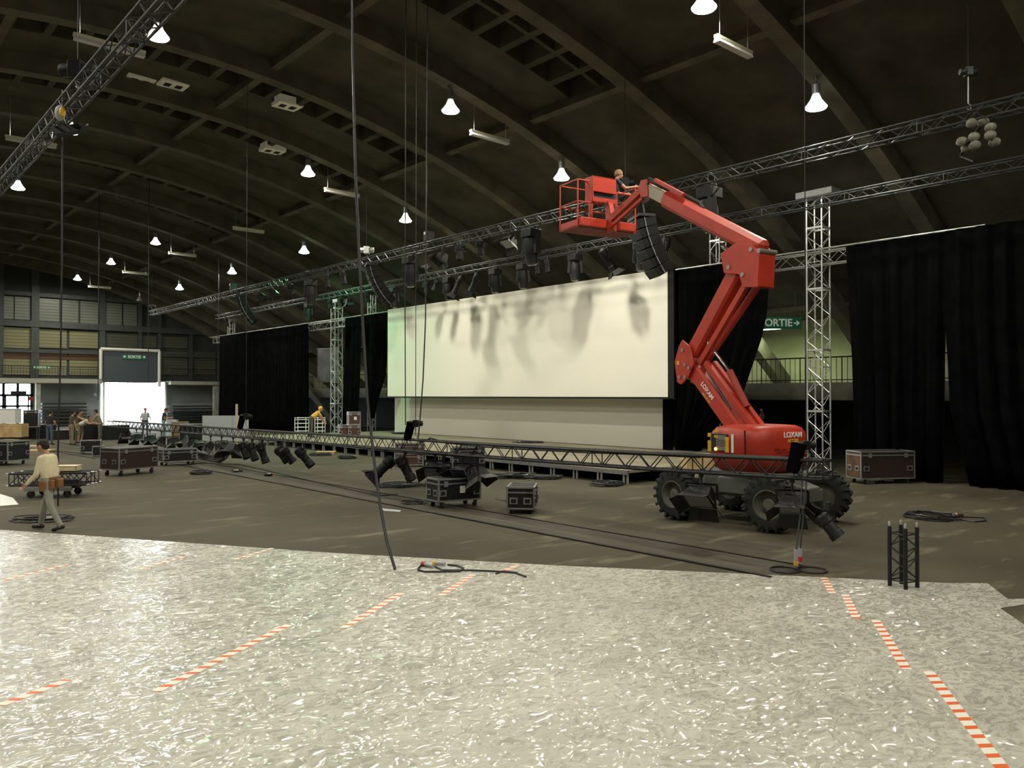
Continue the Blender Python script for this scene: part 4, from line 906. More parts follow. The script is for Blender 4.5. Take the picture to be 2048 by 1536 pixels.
MB(TU).path([P2(*off(B2, n_, .12), .06), P2(*off(B2, n_, .25), .08), P2(*off((2.9, 7.3), n_, .25), .0), P2(*c1, -.02), P2(*c2, -.02), P2(*off((1.45, 6.5), n_, .18), -.02)], .04).path([P2(*off(B2, n_, .05), .1), P2(*off((3.1, 7.45), n_, .2), .12), P2(*off((2.7, 7.2), n_, .2), .1)], .03).build('hose', M_hose, BL)
b = MB(TU); b.prism([(-.15, -.22), (.12, -.2), (.2, .05), (.12, .22), (-.12, .2)], P2(B2[0], B2[1]), (1, 0, 0), (0, 0, 1), .26); b.build('boom_head', M_red, BL, bevel=.01, smooth=0)
J0, J1 = (3.28, 7.50), (4.62, 6.95)
arm('jib', (J0[0], J0[1] + .08), (J1[0], J1[1] + .12), .14, .17); arm('jib_link', (J0[0] + .05, J0[1] - .2), (J1[0], J1[1] - .12), .08, .08, y=.06)
MB(TU).tube(P2(3.5, 7.32, -.05), P2(4.2, 7.02, -.05), .045, 10).build('jib_cylinder', M_pale, BL)
b = MB(TU); b.prism([(-.08, -.15), (.16, -.2), (.16, .55), (.02, .55), (-.1, .2)], P2(4.68, 6.92), (1, 0, 0), (0, 0, 1), .14); b.build('basket_mount', M_red, BL, bevel=.01, smooth=0)
# basket
fx0b, fx1b, fw, fz_ = 4.85, 5.65, .92, 6.80
b = MB(TU); b.bb((fx0b, -fw, fz_), (fx1b, fw, fz_ + .05)); bk = b.build('basket', mat('basket_floor', (0.30, 0.06, 0.03), 0.75, 0, 5, 0.4), BL)
b = MB(TU)
for (y0, y1) in ((-.85, -.32), (.10, .9)): b.bb((fx0b - .12, y0, fz_ + .02), (fx0b + .08, y1, fz_ + .24))
b.bb((fx0b, fw - .04, fz_), (fx1b, fw, fz_ + .2)).bb((fx0b, -fw, fz_), (fx1b, -fw + .04, fz_ + .2)).bb((fx1b - .03, -fw, fz_), (fx1b, fw, fz_ + .2)).build('toe_board', M_red, bk, bevel=.02)
b = MB(TU)
def rl(pts): b.path([V(p) for p in pts], .02, 8)
zt_ = fz_ + 1.2
for z in (zt_, fz_ + .65): rl([(fx0b, fw, z), (fx1b, fw, z), (fx1b, -fw, z), (fx0b, -fw, z)])
rl([(fx0b, fw, fz_), (fx0b, fw, zt_), ]); rl([(fx1b, fw, fz_), (fx1b, fw, zt_)]); rl([(fx1b, -fw, fz_), (fx1b, -fw, zt_)]); rl([(fx0b, -fw, fz_), (fx0b, -fw, zt_)])
rl([(fx0b, fw, zt_), (fx0b, .55, zt_)]); rl([(fx0b, .55, fz_), (fx0b, .55, zt_ - .12), (fx0b, .62, zt_ - .03), (fx0b, .72, zt_)])
rl([(fx0b, .48, fz_ + .1), (fx0b, .48, zt_ - .3), (fx0b, .42, zt_ - .22), (fx0b, 0, zt_ - .2), (fx0b, -fw, zt_ - .2)]); rl([(fx0b, fw, fz_ + .65), (fx0b, -fw, fz_ + .65)])
rl([(fx1b, 0, fz_), (fx1b, 0, zt_)]); rl([(fx0b, -.3, fz_), (fx0b, -.3, zt_ - .2)])
b.build('guard_rail', M_red, bk)
b = MB(TU); b.bb((fx0b - .06, -.25, 7.74), (fx0b - .02, .48, 8.14)).bb((fx0b - .06, -.25, 7.48), (fx0b - .02, .48, 7.60)).bb((fx0b - .06, .46, 7.48), (fx0b + .28, .50, 8.14)); b.bb((fx0b - .06, -.25, 8.10), (fx0b + .28, .48, 8.14)); b.build('control_cover', M_red, bk, bevel=.01)
MB(TU).bb((fx0b, -.23, 7.60), (fx0b + .2, .46, 7.76)).build('control_box', M_hose, bk, bevel=.01)
MB(TU).path([P2(4.7, 7.5, .1), P2(4.75, 7.2, .25), P2(4.8, 7.0, .1), P2(4.65, 7.1, -.05)], .02).build('hose', M_hose, bk)
# ================================================================ flight cases
M_case = mat('case_black', (0.011, 0.011, 0.012), 0.6, 0, 5, 0.2); M_case.node_tree.nodes['Principled BSDF'].inputs['Specular IOR Level'].default_value = .3
M_maroon = mat('case_maroon', (0.026, 0.012, 0.010), 0.6, 0, 3, 0.25)
M_maroon2 = mat('case_brown', (0.065, 0.026, 0.017), 0.6, 0, 3, 0.25)
M_caster = mat('caster_steel', (0.10, 0.09, 0.07), 0.5, 0.4)
def flightcase(near, ang, Ld, Wd, H, label, body=M_case, cast=.15, z0=0.0, lid=.12, handles=True, paper=False, group='flight cases on the hall floor', endmat=None, board=False):
    """near: floor point under the corner facing the camera; the length runs along ang, the width along ang + 90 (view frame degrees)"""
    a = wang(ang); ax = V((cos(a), sin(a), 0)); ay = V((-sin(a), cos(a), 0))
    c = V((near.x, near.y, z0)) + ax * Ld / 2 + ay * Wd / 2
    t = thing('flight_case', label, 'flight case', c, a, group)
    x, y = Ld / 2, Wd / 2; z = cast; e = .035
    MB().bb((-x + .008, -y + .008, z + .01), (x - .008, y - .008, z + H - .01)).build('body', body, t)
    if endmat: MB().bb((-x + .004, -y + .05, z + .06), (-x + .02, y - .05, z + H - .06)).build('end_panel', endmat, t)
    b = MB()
    for sx in (-1, 1):
        for sy in (-1, 1): b.box((sx * (x - e / 2 + .004), sy * (y - e / 2 + .004), z + H / 2), (e, e, H))
    for zz in (z + e / 2, z + H - e / 2):
        for s in (-1, 1): b.box((0, s * (y - e / 2 + .004), zz), (Ld, e, e)); b.box((s * (x - e / 2 + .004), 0, zz), (e, Wd, e))
    if lid:
        zz = z + H - lid
        for s in (-1, 1): b.box((0, s * (y - .004), zz), (Ld, .02, .03)); b.box((s * (x - .004), 0, zz), (.02, Wd, .03))
    b.build('edge_trim', M_aludark, t)
    for sx in (-1, 1):
        for sy in (-1, 1):
            for zz in (z + .03, z + H - .03): pass
    if lid:
        for k in (-.33, .33):
            for s in (-1, 1): MB().box((k * Ld, s * (y + .008), z + H - lid), (.1, .02, .12)).build('latch', M_aludark, t)
    if handles:
        for s in (-1, 1):
            for k in ((-.25, .25) if Wd > .45 else (0,)):
                h = MB().box((s * (x + .004), k * Wd, z + H * .38), (.014, .17, .14)).build('handle', M_aludark, t); MB().box((s * (x + .012), k * Wd, z + H * .38), (.012, .11, .085)).build('recess', M_case, h)
            for k in (-.40, .40):
                h = MB().box((k * Ld, s * (y + .004), z + H * .38), (.17, .014, .14)).build('handle', M_aludark, t); MB().box((k * Ld, s * (y + .012), z + H * .38), (.11, .012, .085)).build('recess', M_case, h)
    if paper: MB().box((.06 * Ld, -y - .004, z + H * .5), (.14, .006, .16)).build('paper_label', M_white, t)
    if cast > .03:
        if board: MB().box((0, 0, cast - .02), (Ld * .96, Wd * .96, .04)).build('base_board', M_case, t)
        for sx in (-1, 1):
            for sy in (-1, 1):
                r = cast * .36; p_ = (sx * x * .78, sy * y * .72, r)
                w_ = MB().tube((p_[0], p_[1] - .02, r), (p_[0], p_[1] + .02, r), r, 14).build('caster', M_cable, t)
                MB().box((p_[0], p_[1], cast - .008), (.12, .1, .016)).bar((p_[0] + .01, p_[1] - .028, r), (p_[0] + .03, p_[1] - .028, cast), .05, .006, V((0, 1, 0))).bar((p_[0] + .01, p_[1] + .028, r), (p_[0] + .03, p_[1] + .028, cast), .05, .006, V((0, 1, 0))).build('fork', M_caster, w_)
    return t
flightcase(fl(238, 954), 66, 1.5, .85, .70, 'large maroon case on casters with a bright top, near the trussing dolly', M_maroon, .19)
flightcase(fl(326, 933), 40, 1.2, .7, .46, 'low black case on casters just beyond the large maroon case', M_case, .14)
flightcase(fl(877, 1019), 33, 1.1, .6, .52, 'black case with a paper label and aluminium edges under the low truss', M_case, .15, paper=True)
c4 = flightcase(fl(1069, 1029), 84, .9, .60, .48, 'small black case with cables on top, standing alone on the floor', M_case, .10)
flightcase(fl(1722, 969), 9, 1.70, .74, .80, 'big dark case with a rusty end by the black curtain', M_maroon, .14, paper=False, endmat=mat('rusty_end', (0.10, 0.05, 0.02), 0.7, 0, 2.5, .6))
flightcase(fl(15, 932), 78, 1.0, 1.3, .72, 'dark case cut by the side edge of the picture', M_case, .16)
# sticker on the big dark case
flightcase(fl(790, 934), 8, 1.0, .45, .42, 'brown case on the floor behind the low truss', M_maroon2, .05)
flightcase(fl(790, 934), 8, 1.05, .45, .36, 'brown case stacked on another brown case behind the low truss', M_maroon2, .0, z0=.475, handles=False)
flightcase(fl(905, 950), 12, 1.05, .55, .72, 'tall black case behind the lamps on the low truss', M_case, .16)
flightcase(fl(160, 909), 25, .8, .5, .52, 'open black case with cables spilling out near the crew', M_case, .08, lid=0)
o_ = flightcase(fl(184, 914), 20, .42, .4, .42, 'small framed black case on the floor in front of the open case', M_case, .02, lid=0, handles=False)
stg = lambda px, py: fl(px, py, .40)
flightcase(stg(679, 874), 22, .55, .5, .62, 'lower maroon case on the stage, closest to the silver tower', M_maroon2, .0, z0=.402)
flightcase(stg(697, 874), 22, .62, .5, .62, 'lower maroon case on the stage carrying another case', M_maroon2, .0, z0=.402)
flightcase(stg(697, 874) + V((.0, 0, 0)), 22, .62, .5, .66, 'upper maroon case with a white label, on top of the stage stack', M_maroon2, .0, z0=1.026, paper=True, handles=False)
# gear near the glass doors
flightcase(fl(46, 881), 20, .75, .6, .95, 'black case on a small table by the glass doors', M_case, .0, z0=.75, handles=False)
t = thing('side_table', 'small table under the black case by the glass doors', 'table', fl(60, 879), wang(20)); MB().box((0, 0, .72), (.9, .7, .05)).build('tabletop', M_aludark, t)
for sx in (-1, 1):
    for sy in (-1, 1): MB().tube((sx * .4, sy * .3, 0), (sx * .4, sy * .3, .7), .02).build('leg', M_aludark, t)
q = fl(8, 884); t = thing('white_box', 'big white box standing on stacked planks at the side edge', 'box', (q.x, q.y, 1.02), wang(10)); MB().box((-.1, 0, .38), (1.6, .8, .76)).build('body', M_white, t); MB().box((-.1, 0, .775), (1.64, .84, .03)).build('lid', mat('pale_blue_lid', (.5, .6, .62), .5), t)
t = thing('wood_crate', 'plank crate carrying the white box at the side edge', 'crate', (q.x, q.y, 0), wang(10)); MB().box((0.1, 0, .22), (1.9, .9, .1)).build('base', M_case, t)
b = MB()
for k in range(5): b.box((.1, -.44, .34 + k * .145), (1.9, .03, .135)).box((.1, .44, .34 + k * .145), (1.9, .03, .135)).box((1.04, 0, .34 + k * .145), (.03, .9, .135))
b.build('planks', M_wood, t); MB().bb((-.8, -.4, .0), (-.6, .4, .18)).bb((.7, -.4, .0), (.9, .4, .18)).build('feet', M_wood, t)
for k, (px, py, s, lab) in enumerate(((17, 889, .34, 'cardboard box on the boards by the plank crate'), (26, 893, .42, 'larger cardboard box beside the boards by the plank crate'))):
    q = fl(px, py); t = thing('cardboard_box', lab, 'box', q, wang(12 + 30 * k)); MB().box((0, 0, s * .4), (s * 1.2, s, s * .8)).build('body', mat('cardboard', (.36, .22, .10), .8), t, bevel=.005); MB().box((0, 0, s * .805), (s * 1.2, .06, .004)).build('tape', mat('box_tape', (.5, .38, .2), .4), t)
q = fl(37, 879); t = thing('bottle', 'pale plastic bottle standing by the cardboard boxes', 'bottle', q); MB().lathe([(.05, 0), (.055, .02), (.055, .22), (.02, .29), (.02, .33), (0, .33)], n=12).build('body', mat('pale_bottle', (.55, .62, .6), .3), t)
for k, (px, py, L_, W_, z, ang, lab) in enumerate(((45, 899, 2.3, .8, .05, 8, 'upper board of the board pile by the crew'), (44, 902, 2.6, .9, .0, 10, 'lower board of the board pile by the crew'))):
    q = fl(px, py); o = thing('plywood_board', lab, 'board', (q.x, q.y, z), wang(ang), 'boards on the floor'); MB().box((0, 0, .11 if z else .025), (L_, W_, .045)).build('board', M_wood, o)
    if z: MB().box((-.8, 0, .045), (.08, W_, .08)).box((.8, 0, .045), (.08, W_, .08)).build('batten', M_wood, o)
# plywood crate behind the near part of the low truss
q = fl(1396, 962); t = thing('wood_crate', 'pale plywood crate half hidden behind the truss beside the boom lift', 'crate', q, wang(5)); MB().box((0, 0, .45), (.85, .6, .72)).build('body', M_wood, t, bevel=.008); MB().box((-.3, 0, .045), (.1, .6, .09)).box((.3, 0, .045), (.1, .6, .09)).build('feet', M_wood, t)
# trussing dolly in the foreground left
q = fl(110, 992); dl_ = thing('truss_dolly', 'low wheeled dolly loaded with black truss pieces behind the walking man', 'dolly', q, wang(8))
MB().box((.0, 0, .26), (1.1, .9, .06)).box((0, -.4, .22), (1.1, .06, .1)).build('deck', M_aludark, dl_)
MB().box((.45, -.28, .34), (.36, .2, .22)).build('weight_box', M_case, dl_, bevel=.02)
for sx in (-1, 1):
    for sy in (-1, 1):
        w_ = MB().tube((sx * .42, sy * .34 - .025, .09), (sx * .42, sy * .34 + .025, .09), .09, 16).build('caster', M_cable, dl_); MB().box((sx * .42, sy * .34, .20), (.14, .12, .02)).bar((sx * .42, sy * .34 - .04, .09), (sx * .45, sy * .34 - .04, .2), .06, .008, V((0, 1, 0))).build('fork', M_caster, w_)
for k, (dy, zz, lab) in enumerate(((-.24, .46, 'front black truss piece of the pair on the dolly'), (.14, .46, 'rear black truss piece of the pair on the dolly'))):
    p_ = q + RV * (-.88) * cos(radians(8)) + DV * (dy - .88 * sin(radians(8))); t = thing('truss_piece', lab, 'truss', (p_.x, p_.y, zz), wang(8), 'truss pieces on the dolly'); truss(t, [(0, 0, 0), (1.8, 0, 0)], .29, .29, .026, .011, .25, M_blacktruss)
    b = MB()
    for e_ in (-.01,):
        for sy in (-1, 1):
            for sz in (-1, 1): b.tube((0, sy * .145, sz * .145), (-.07, sy * .145, sz * .145), .018, 8).tube((1.8, sy * .145, sz * .145), (1.87, sy * .145, sz * .145), .018, 8)
    b.build('coupler', M_alu, t)
p_ = q + RV * .32 + DV * .0; t = thing('wooden_tray', 'pale wooden tray lying on the truss pieces of the dolly', 'tray', (p_.x, p_.y, .64), wang(10)); b = MB(); b.box((0, 0, .02), (.52, .36, .03)); b.box((0, -.17, .07), (.52, .02, .1)).box((0, .17, .07), (.52, .02, .1)).box((-.25, 0, .07), (.02, .36, .1)).box((.25, 0, .07), (.02, .36, .1)).box((0, 0, .125), (.54, .38, .02)); b.build('tray', mat('pale_wood', (.62, .52, .33), .6, 0, 4, .2), t)
# black truss stub standing on the plastic
q = fl(1807, 1174); t = thing('truss_stub', 'short black truss piece standing upright on the plastic sheet', 'truss', q, wang(28))
w_ = .235; h_ = .80
for sx in (-1, 1):
    for sy in (-1, 1):
        c_ = MB().tube((sx * w_ / 2, sy * w_ / 2, .0), (sx * w_ / 2, sy * w_ / 2, h_), .026, 14).build('chord', M_blacktruss, t); MB().lathe([(.014, 0), (.017, .01), (.017, .05), (.011, .065), (0, .065)], (sx * w_ / 2, sy * w_ / 2, h_), (0, 0, 1), 12).build('coupler', M_alu, c_)
b = MB(); C_ = [V((sx * w_ / 2, sy * w_ / 2, 0)) for sx, sy in ((-1, -1), (1, -1), (1, 1), (-1, 1))]
for f in range(4):
    A_, B_ = C_[f], C_[(f + 1) % 4]
    for z_ in (.09, h_ - .09): b.tube(A_ + V((0, 0, z_)), B_ + V((0, 0, z_)), .010, 8)
    zz = [.12, .31, .5, .68] if f % 2 else [.12, .40, .68]
    zz = [.12, .40, .68]
    for i in range(2):
        p0, p1 = (A_, B_) if (i + f) % 2 else (B_, A_); m_ = (zz[i] + zz[i + 1]) / 2
        b.tube(p0 + V((0, 0, zz[i])), p1 + V((0, 0, m_)), .009, 8); b.tube(p1 + V((0, 0, m_)), p0 + V((0, 0, zz[i + 1])), .009, 8)
b.build('bracing', M_blacktruss, t)

# ================================================================ plastic sheeting and tape
ms = bpy.data.materials.new('plastic_sheet'); ms.use_nodes = True; nt = ms.node_tree; N = nt.nodes; L = nt.links; p = N['Principled BSDF']
tc = N.new('ShaderNodeTexCoord'); n1 = N.new('ShaderNodeTexNoise'); n1.inputs['Scale'].default_value = 1.1; n1.inputs['Detail'].default_value = 8; n1.inputs['Roughness'].default_value = .65; L.new(tc.outputs['Object'], n1.inputs['Vector'])
r1 = N.new('ShaderNodeValToRGB'); r1.color_ramp.elements[0].position = .3; r1.color_ramp.elements[0].color = (.44, .43, .37, 1); r1.color_ramp.elements[1].position = .7; r1.color_ramp.elements[1].color = (.58, .57, .49, 1); L.new(n1.outputs['Fac'], r1.inputs['Fac'])
L.new(r1.outputs['Color'], p.inputs['Base Color']); p.inputs['Roughness'].default_value = .55; p.inputs['Specular IOR Level'].default_value = 0.3; p.inputs['Coat Weight'].default_value = 1.0; p.inputs['Coat Roughness'].default_value = .13; p.inputs['Coat IOR'].default_value = 1.62
mp = N.new('ShaderNodeMapping'); mp.inputs['Rotation'].default_value = (0, 0, TH + .1); mp.inputs['Scale'].default_value = (1.0, 1.5, 1); L.new(tc.outputs['Object'], mp.inputs['Vector'])
nw = N.new('ShaderNodeTexNoise'); nw.inputs['Scale'].default_value = 3.0; nw.inputs['Detail'].default_value = 3; L.new(tc.outputs['Object'], nw.inputs['Vector'])
wa = N.new('ShaderNodeVectorMath'); wa.operation = 'MULTIPLY_ADD'; wa.inputs[1].default_value = (.5, .5, 0); L.new(nw.outputs['Color'], wa.inputs[0]); L.new(mp.outputs['Vector'], wa.inputs[2])
# crumpled film: every small facet of the plastic has its own slight tilt
def facets(scale, tilt):
    vo = N.new('ShaderNodeTexVoronoi'); vo.inputs['Scale'].default_value = scale; L.new(wa.outputs[0], vo.inputs['Vector'])
    a = N.new('ShaderNodeVectorMath'); a.operation = 'SUBTRACT'; a.inputs[1].default_value = (.5, .5, .5); L.new(vo.outputs['Color'], a.inputs[0])
    m = N.new('ShaderNodeVectorMath'); m.operation = 'MULTIPLY'; m.inputs[1].default_value = (tilt, tilt, 0); L.new(a.outputs[0], m.inputs[0]); return m
fa, fb = facets(16.0, .34), facets(36.0, .32)
sm_ = N.new('ShaderNodeVectorMath'); sm_.operation = 'ADD'; L.new(fa.outputs[0], sm_.inputs[0]); L.new(fb.outputs[0], sm_.inputs[1])
s2_ = N.new('ShaderNodeVectorMath'); s2_.operation = 'ADD'; s2_.inputs[1].default_value = (0, 0, 1); L.new(sm_.outputs[0], s2_.inputs[0])
nn_ = N.new('ShaderNodeVectorMath'); nn_.operation = 'NORMALIZE'; L.new(s2_.outputs[0], nn_.inputs[0]); L.new(nn_.outputs[0], p.inputs['Coat Normal'])
n2 = N.new('ShaderNodeTexNoise'); n2.inputs['Scale'].default_value = 9.0; n2.inputs['Detail'].default_value = 2.0; L.new(wa.outputs[0], n2.inputs['Vector'])
bp = N.new('ShaderNodeBump'); bp.inputs['Strength'].default_value = .8; bp.inputs['Distance'].default_value = .014; L.new(n2.outputs['Fac'], bp.inputs['Height']); L.new(bp.outputs['Normal'], p.inputs['Normal'])
def sheet(px, label, z, m=ms, back=()):
    P = [fl(x, y) for x, y in px] + list(back); vs = [(q.x, q.y, z) for q in P] + [(q.x, q.y, z - .003) for q in P]; n = len(P)
    o = MB().add(vs, [tuple(range(n)), tuple(range(2 * n - 1, n - 1, -1))] + [(i, n + i, n + (i + 1) % n, (i + 1) % n) for i in range(n)]).build('plastic_sheet', m, smooth=0)
    return tag(o, label, 'plastic sheet')
o1 = sheet([(-520, 1022), (0, 1060), (660, 1106), (1120, 1132), (1640, 1155), (1895, 1167), (1975, 1167), (2016, 1199), (2140, 1196), (2000, 1217), (2150, 1320)], 'wrinkled shiny plastic sheet spread over the foreground floor', .006, back=[rd(9, 4), rd(9, 2.6), rd(-12, 2.6)])
mtp = bpy.data.materials.new('striped_tape'); mtp.use_nodes = True; nt = mtp.node_tree; N = nt.nodes; L = nt.links; p = N['Principled BSDF']; p.inputs['Roughness'].default_value = .45
tc = N.new('ShaderNodeTexCoord'); sp = N.new('ShaderNodeSeparateXYZ'); L.new(tc.outputs['Object'], sp.inputs[0])
m1 = N.new('ShaderNodeMath'); m1.operation = 'MULTIPLY_ADD'; m1.inputs[1].default_value = .35; L.new(sp.outputs['Y'], m1.inputs[0]); L.new(sp.outputs['X'], m1.inputs[2])
m2 = N.new('ShaderNodeMath'); m2.operation = 'DIVIDE'; m2.inputs[1].default_value = .165; L.new(m1.outputs[0], m2.inputs[0])
m3 = N.new('ShaderNodeMath'); m3.operation = 'FRACT'; L.new(m2.outputs[0], m3.inputs[0])
m4 = N.new('ShaderNodeMath'); m4.operation = 'GREATER_THAN'; m4.inputs[1].default_value = .6; L.new(m3.outputs[0], m4.inputs[0])
mc = N.new('ShaderNodeMixRGB'); mc.inputs['Color1'].default_value = (.80, .77, .68, 1); mc.inputs['Color2'].default_value = (.72, .13, .025, 1); L.new(m4.outputs[0], mc.inputs['Fac']); L.new(mc.outputs['Color'], p.inputs['Base Color'])
def tape(p0, p1, w, label):
    w *= 1.25
    a, c = fl(*p0), fl(*p1); d = (c - a); Ln = d.length
    o = MB().bb((0, -w / 2, 0), (Ln, w / 2, .002)).build('warning_tape', mtp, smooth=0, loc=(a.x, a.y, .0065), rz=math.atan2(d.y, d.x))
    tag(o, label, 'tape', 'striped tapes on the plastic sheet')
tape((0, 1412), (137, 1361), .075, 'orange striped tape cut by the side edge of the picture'); tape((312, 1384), (577, 1251), .075, 'longest orange striped tape in the open middle of the sheet'); tape((687, 1257), (803, 1187), .075, 'striped tape pointing to the end of the hanging cable'); tape((881, 1192), (946, 1150), .075, 'short striped tape beside the plugs and black cable'); tape((1003, 1145), (1036, 1131), .07, 'shortest striped tape at the far edge of the sheet')
tape((-6, 1165), (135, 1130), .05, 'faint striped tape at the far side of the sheet below the walking man'); tape((278, 1139), (376, 1112), .05, 'faint striped tape in the far part of the sheet'); tape((470, 1119), (545, 1097), .05, 'faint striped tape touching the far edge of the sheet')
tape((1648, 1156), (1665, 1188), .075, 'striped tape starting at the far edge near the coiled hoist leads'); tape((1690, 1190), (1713, 1238), .075, 'second striped tape of the stepped row beside the truss stub'); tape((1751, 1241), (1813, 1340), .075, 'third striped tape of the stepped row, clearly longer'); tape((1857, 1344), (2010, 1545), .078, 'nearest and widest striped tape running off the bottom edge')
# paper sheets
for px, py, s, lab in ((20, 1003, .45, 'white sheet lying on the floor at the side edge'), ):
    P = [fl(0, 1012), fl(37, 1009), fl(26, 996), fl(0, 988)]; o = MB().add([(q.x, q.y, .004) for q in P] + [(q.x, q.y, .002) for q in P], [(0, 1, 2, 3), (7, 6, 5, 4), (0, 4, 5, 1), (1, 5, 6, 2), (2, 6, 7, 3), (3, 7, 4, 0)]).build('paper_sheet', M_white, smooth=0); tag(o, lab, 'paper')
P = [fl(763, 1017), fl(802, 1021), fl(800, 1024), fl(768, 1022)]; o = MB().add([(q.x, q.y, .006) for q in P] + [(q.x, q.y, .003) for q in P], [(0, 1, 2, 3), (7, 6, 5, 4), (0, 4, 5, 1), (1, 5, 6, 2), (2, 6, 7, 3), (3, 7, 4, 0)]).build('paper_sheet', mat('pale_film', (.5, .52, .58), .3), smooth=0); tag(o, 'scrap of pale film on the floor near the cable trench', 'paper')

# ================================================================ cables on the floor
def coil(px, py, R_, n, label, r=.014, col_=M_cable, jit=.16, z=0.0, plugs=(), flat=1.0, tail=None):
    c = fl(px, py, z); t = thing('cable_coil', label, 'cable', (c.x, c.y, z), 0, 'coiled cables on the floor'); pts = []
    rnd = random.Random(int(px * 7 + py)); m = n * 16
    for i in range(m + 1):
        a = 2 * pi * i / 16; k = 1 + rnd.uniform(-jit, jit) * .6 + .25 * sin(a * .37 + px); q = RV * (R_ * k * cos(a)) + DV * (R_ * flat * k * sin(a)); q.z = r + .018 * ((i // 16) % 5) + rnd.uniform(0, .008); pts.append(q)
    if tail: pts += [V((fl(x, y).x - c.x, fl(x, y).y - c.y, r)) for x, y in tail]
    MB().path(pts, r, 6).build('cord', col_, t)
    for k, (dx, dd, m_) in enumerate(plugs):
        o = RV * dx + DV * dd + V((0, 0, .05)); e = RV * .1 + DV * .03
        g = MB().tube(o, o + e, .03, 10).build('plug', M_greypl, t); MB().tube(o + e, o + e * 1.35, .036, 10).build('plug_ring', m_, g)
    return t
coil(88, 1041, .5, 4, 'black coil with a yellow plug at the walking man’s feet'.replace('’', "'"), r=.012, plugs=((.05, 0, M_yellow),), flat=.5, tail=[(60, 1047), (30, 1046), (20, 1041), (50, 1037), (90, 1035)])
coil(401, 948, .28, 5, 'small coil with a yellow plug on the floor beyond the maroon case', r=.02, plugs=((.1, .05, M_yellow), (-.2, .05, M_redpl)))
coil(1868, 1036, .42, 9, 'large tangled black coil on the floor beyond the truss stub', r=.013, plugs=((.42, .1, M_yellow), (-.4, -.05, M_greypl)), flat=1.0, jit=.45, tail=[(1925, 1041), (1950, 1045), (1972, 1043), (1968, 1037), (1930, 1035), (1900, 1033)])
coil(1213, 970, .35, 8, 'black cable heap on the floor before the stage, left of the boom lift', r=.018, jit=.5, flat=1.2, tail=[(1240, 972), (1252, 966)])
coil(1040, 955, .42, 9, 'biggest black cable heap before the stage legs', r=.024, jit=.5, plugs=((.2, .1, M_redpl),))
coil(996, 956, .3, 5, 'flatter black cable heap beside the biggest one before the stage', r=.02, jit=.5)
coil(1092, 958, .34, 6, 'stretched black cable heap on the boom side of the biggest one', r=.02, jit=.5, flat=.7)
coil(800, 973, .5, 7, 'flat black cable pile on the floor behind the long spotlight', r=.015, jit=.6, flat=.8)
coil(694, 917, .3, 6, 'small dark coil on the floor before the stage', r=.02)
coil(640, 911, .35, 5, 'dark coil beside the small pallet before the stage', r=.02, jit=.4)
coil(828, 1007, .25, 2, 'single thin cable loop on the floor beside the labelled case', r=.012, tail=[(800, 1000), (760, 996), (740, 990)])
coil(800, 868, .4, 4, 'dark cable on the stage deck before the screen', r=.02, z=.4, jit=.4, flat=.5)
coil(1060, 886, .55, 3, 'orange tipped cable on the stage deck under the screen', r=.022, z=.4, jit=.4, flat=.35, plugs=((-.5, 0, M_redpl),))
coil(474, 944, .14, 3, 'small coil with a yellowish plug under the hanging hoist lead', r=.018, plugs=((-.1, .0, M_yellow),))
coil(536, 952, .1, 3, 'tiny coil with pale plugs on the floor before the spotlights', r=.018, plugs=((0, 0, M_redpl), (-.05, .06, M_greypl)))
# cables across the floor
def run(px, r, label, z=0.0):
    o = MB().path([fl(x, y, z) + V((0, 0, r + .004 + (.008 if y > 1100 else 0))) for x, y in px], r, 6).build('floor_cable', M_cable, smooth=60); return tag(o, label, 'cable', 'cables lying across the floor')
run([(340, 925), (480, 930), (560, 948), (640, 967), (700, 980), (760, 993), (795, 990)], .014, 'thin black cable running along the floor channel towards the labelled case')
run([(990, 998), (1012, 1003)], .01, 'short pale lead between the two black cases')
run([(60, 899), (140, 905), (200, 911), (260, 915)], .014, 'dark cable across the floor near the open case')
run([(190, 918), (120, 905), (60, 902)], .012, 'second dark cable across the floor near the open case')
c = fl(880, 1140); t = thing('extension_lead', 'black cable with red and yellow plugs lying on the plastic sheet', 'cable', (c.x, c.y, .008))
def loc(x, y, z=.012): q = fl(x, y) - c; return V((q.x, q.y, z))
MB().path([loc(838, 1138), loc(836, 1143), loc(850, 1146), loc(885, 1146), loc(920, 1145), loc(927, 1139), loc(915, 1134), loc(895, 1132)], .014).path([loc(836, 1141), loc(841, 1134), loc(855, 1133)], .014).path([loc(870, 1136), loc(885, 1143), loc(940, 1143), loc(990, 1145), loc(1030, 1148), loc(1052, 1156)], .013).path([loc(992, 1150), loc(1005, 1145), loc(1035, 1148)], .012).build('cord', M_cable, t)
for (x0, y0, x1, y1, m_) in ((866, 1138, 850, 1134, M_redpl), (890, 1133, 872, 1132, M_yellow)):
    g = MB().tube(loc(x0, y0, .035), loc(x1, y1, .035), .028, 10).build('plug', M_greypl, t); e = loc(x1, y1, .035) - loc(x0, y0, .035); MB().tube(loc(x1, y1, .035), loc(x1, y1, .035) + e * .35, .034, 10).build('plug_ring', m_, g)
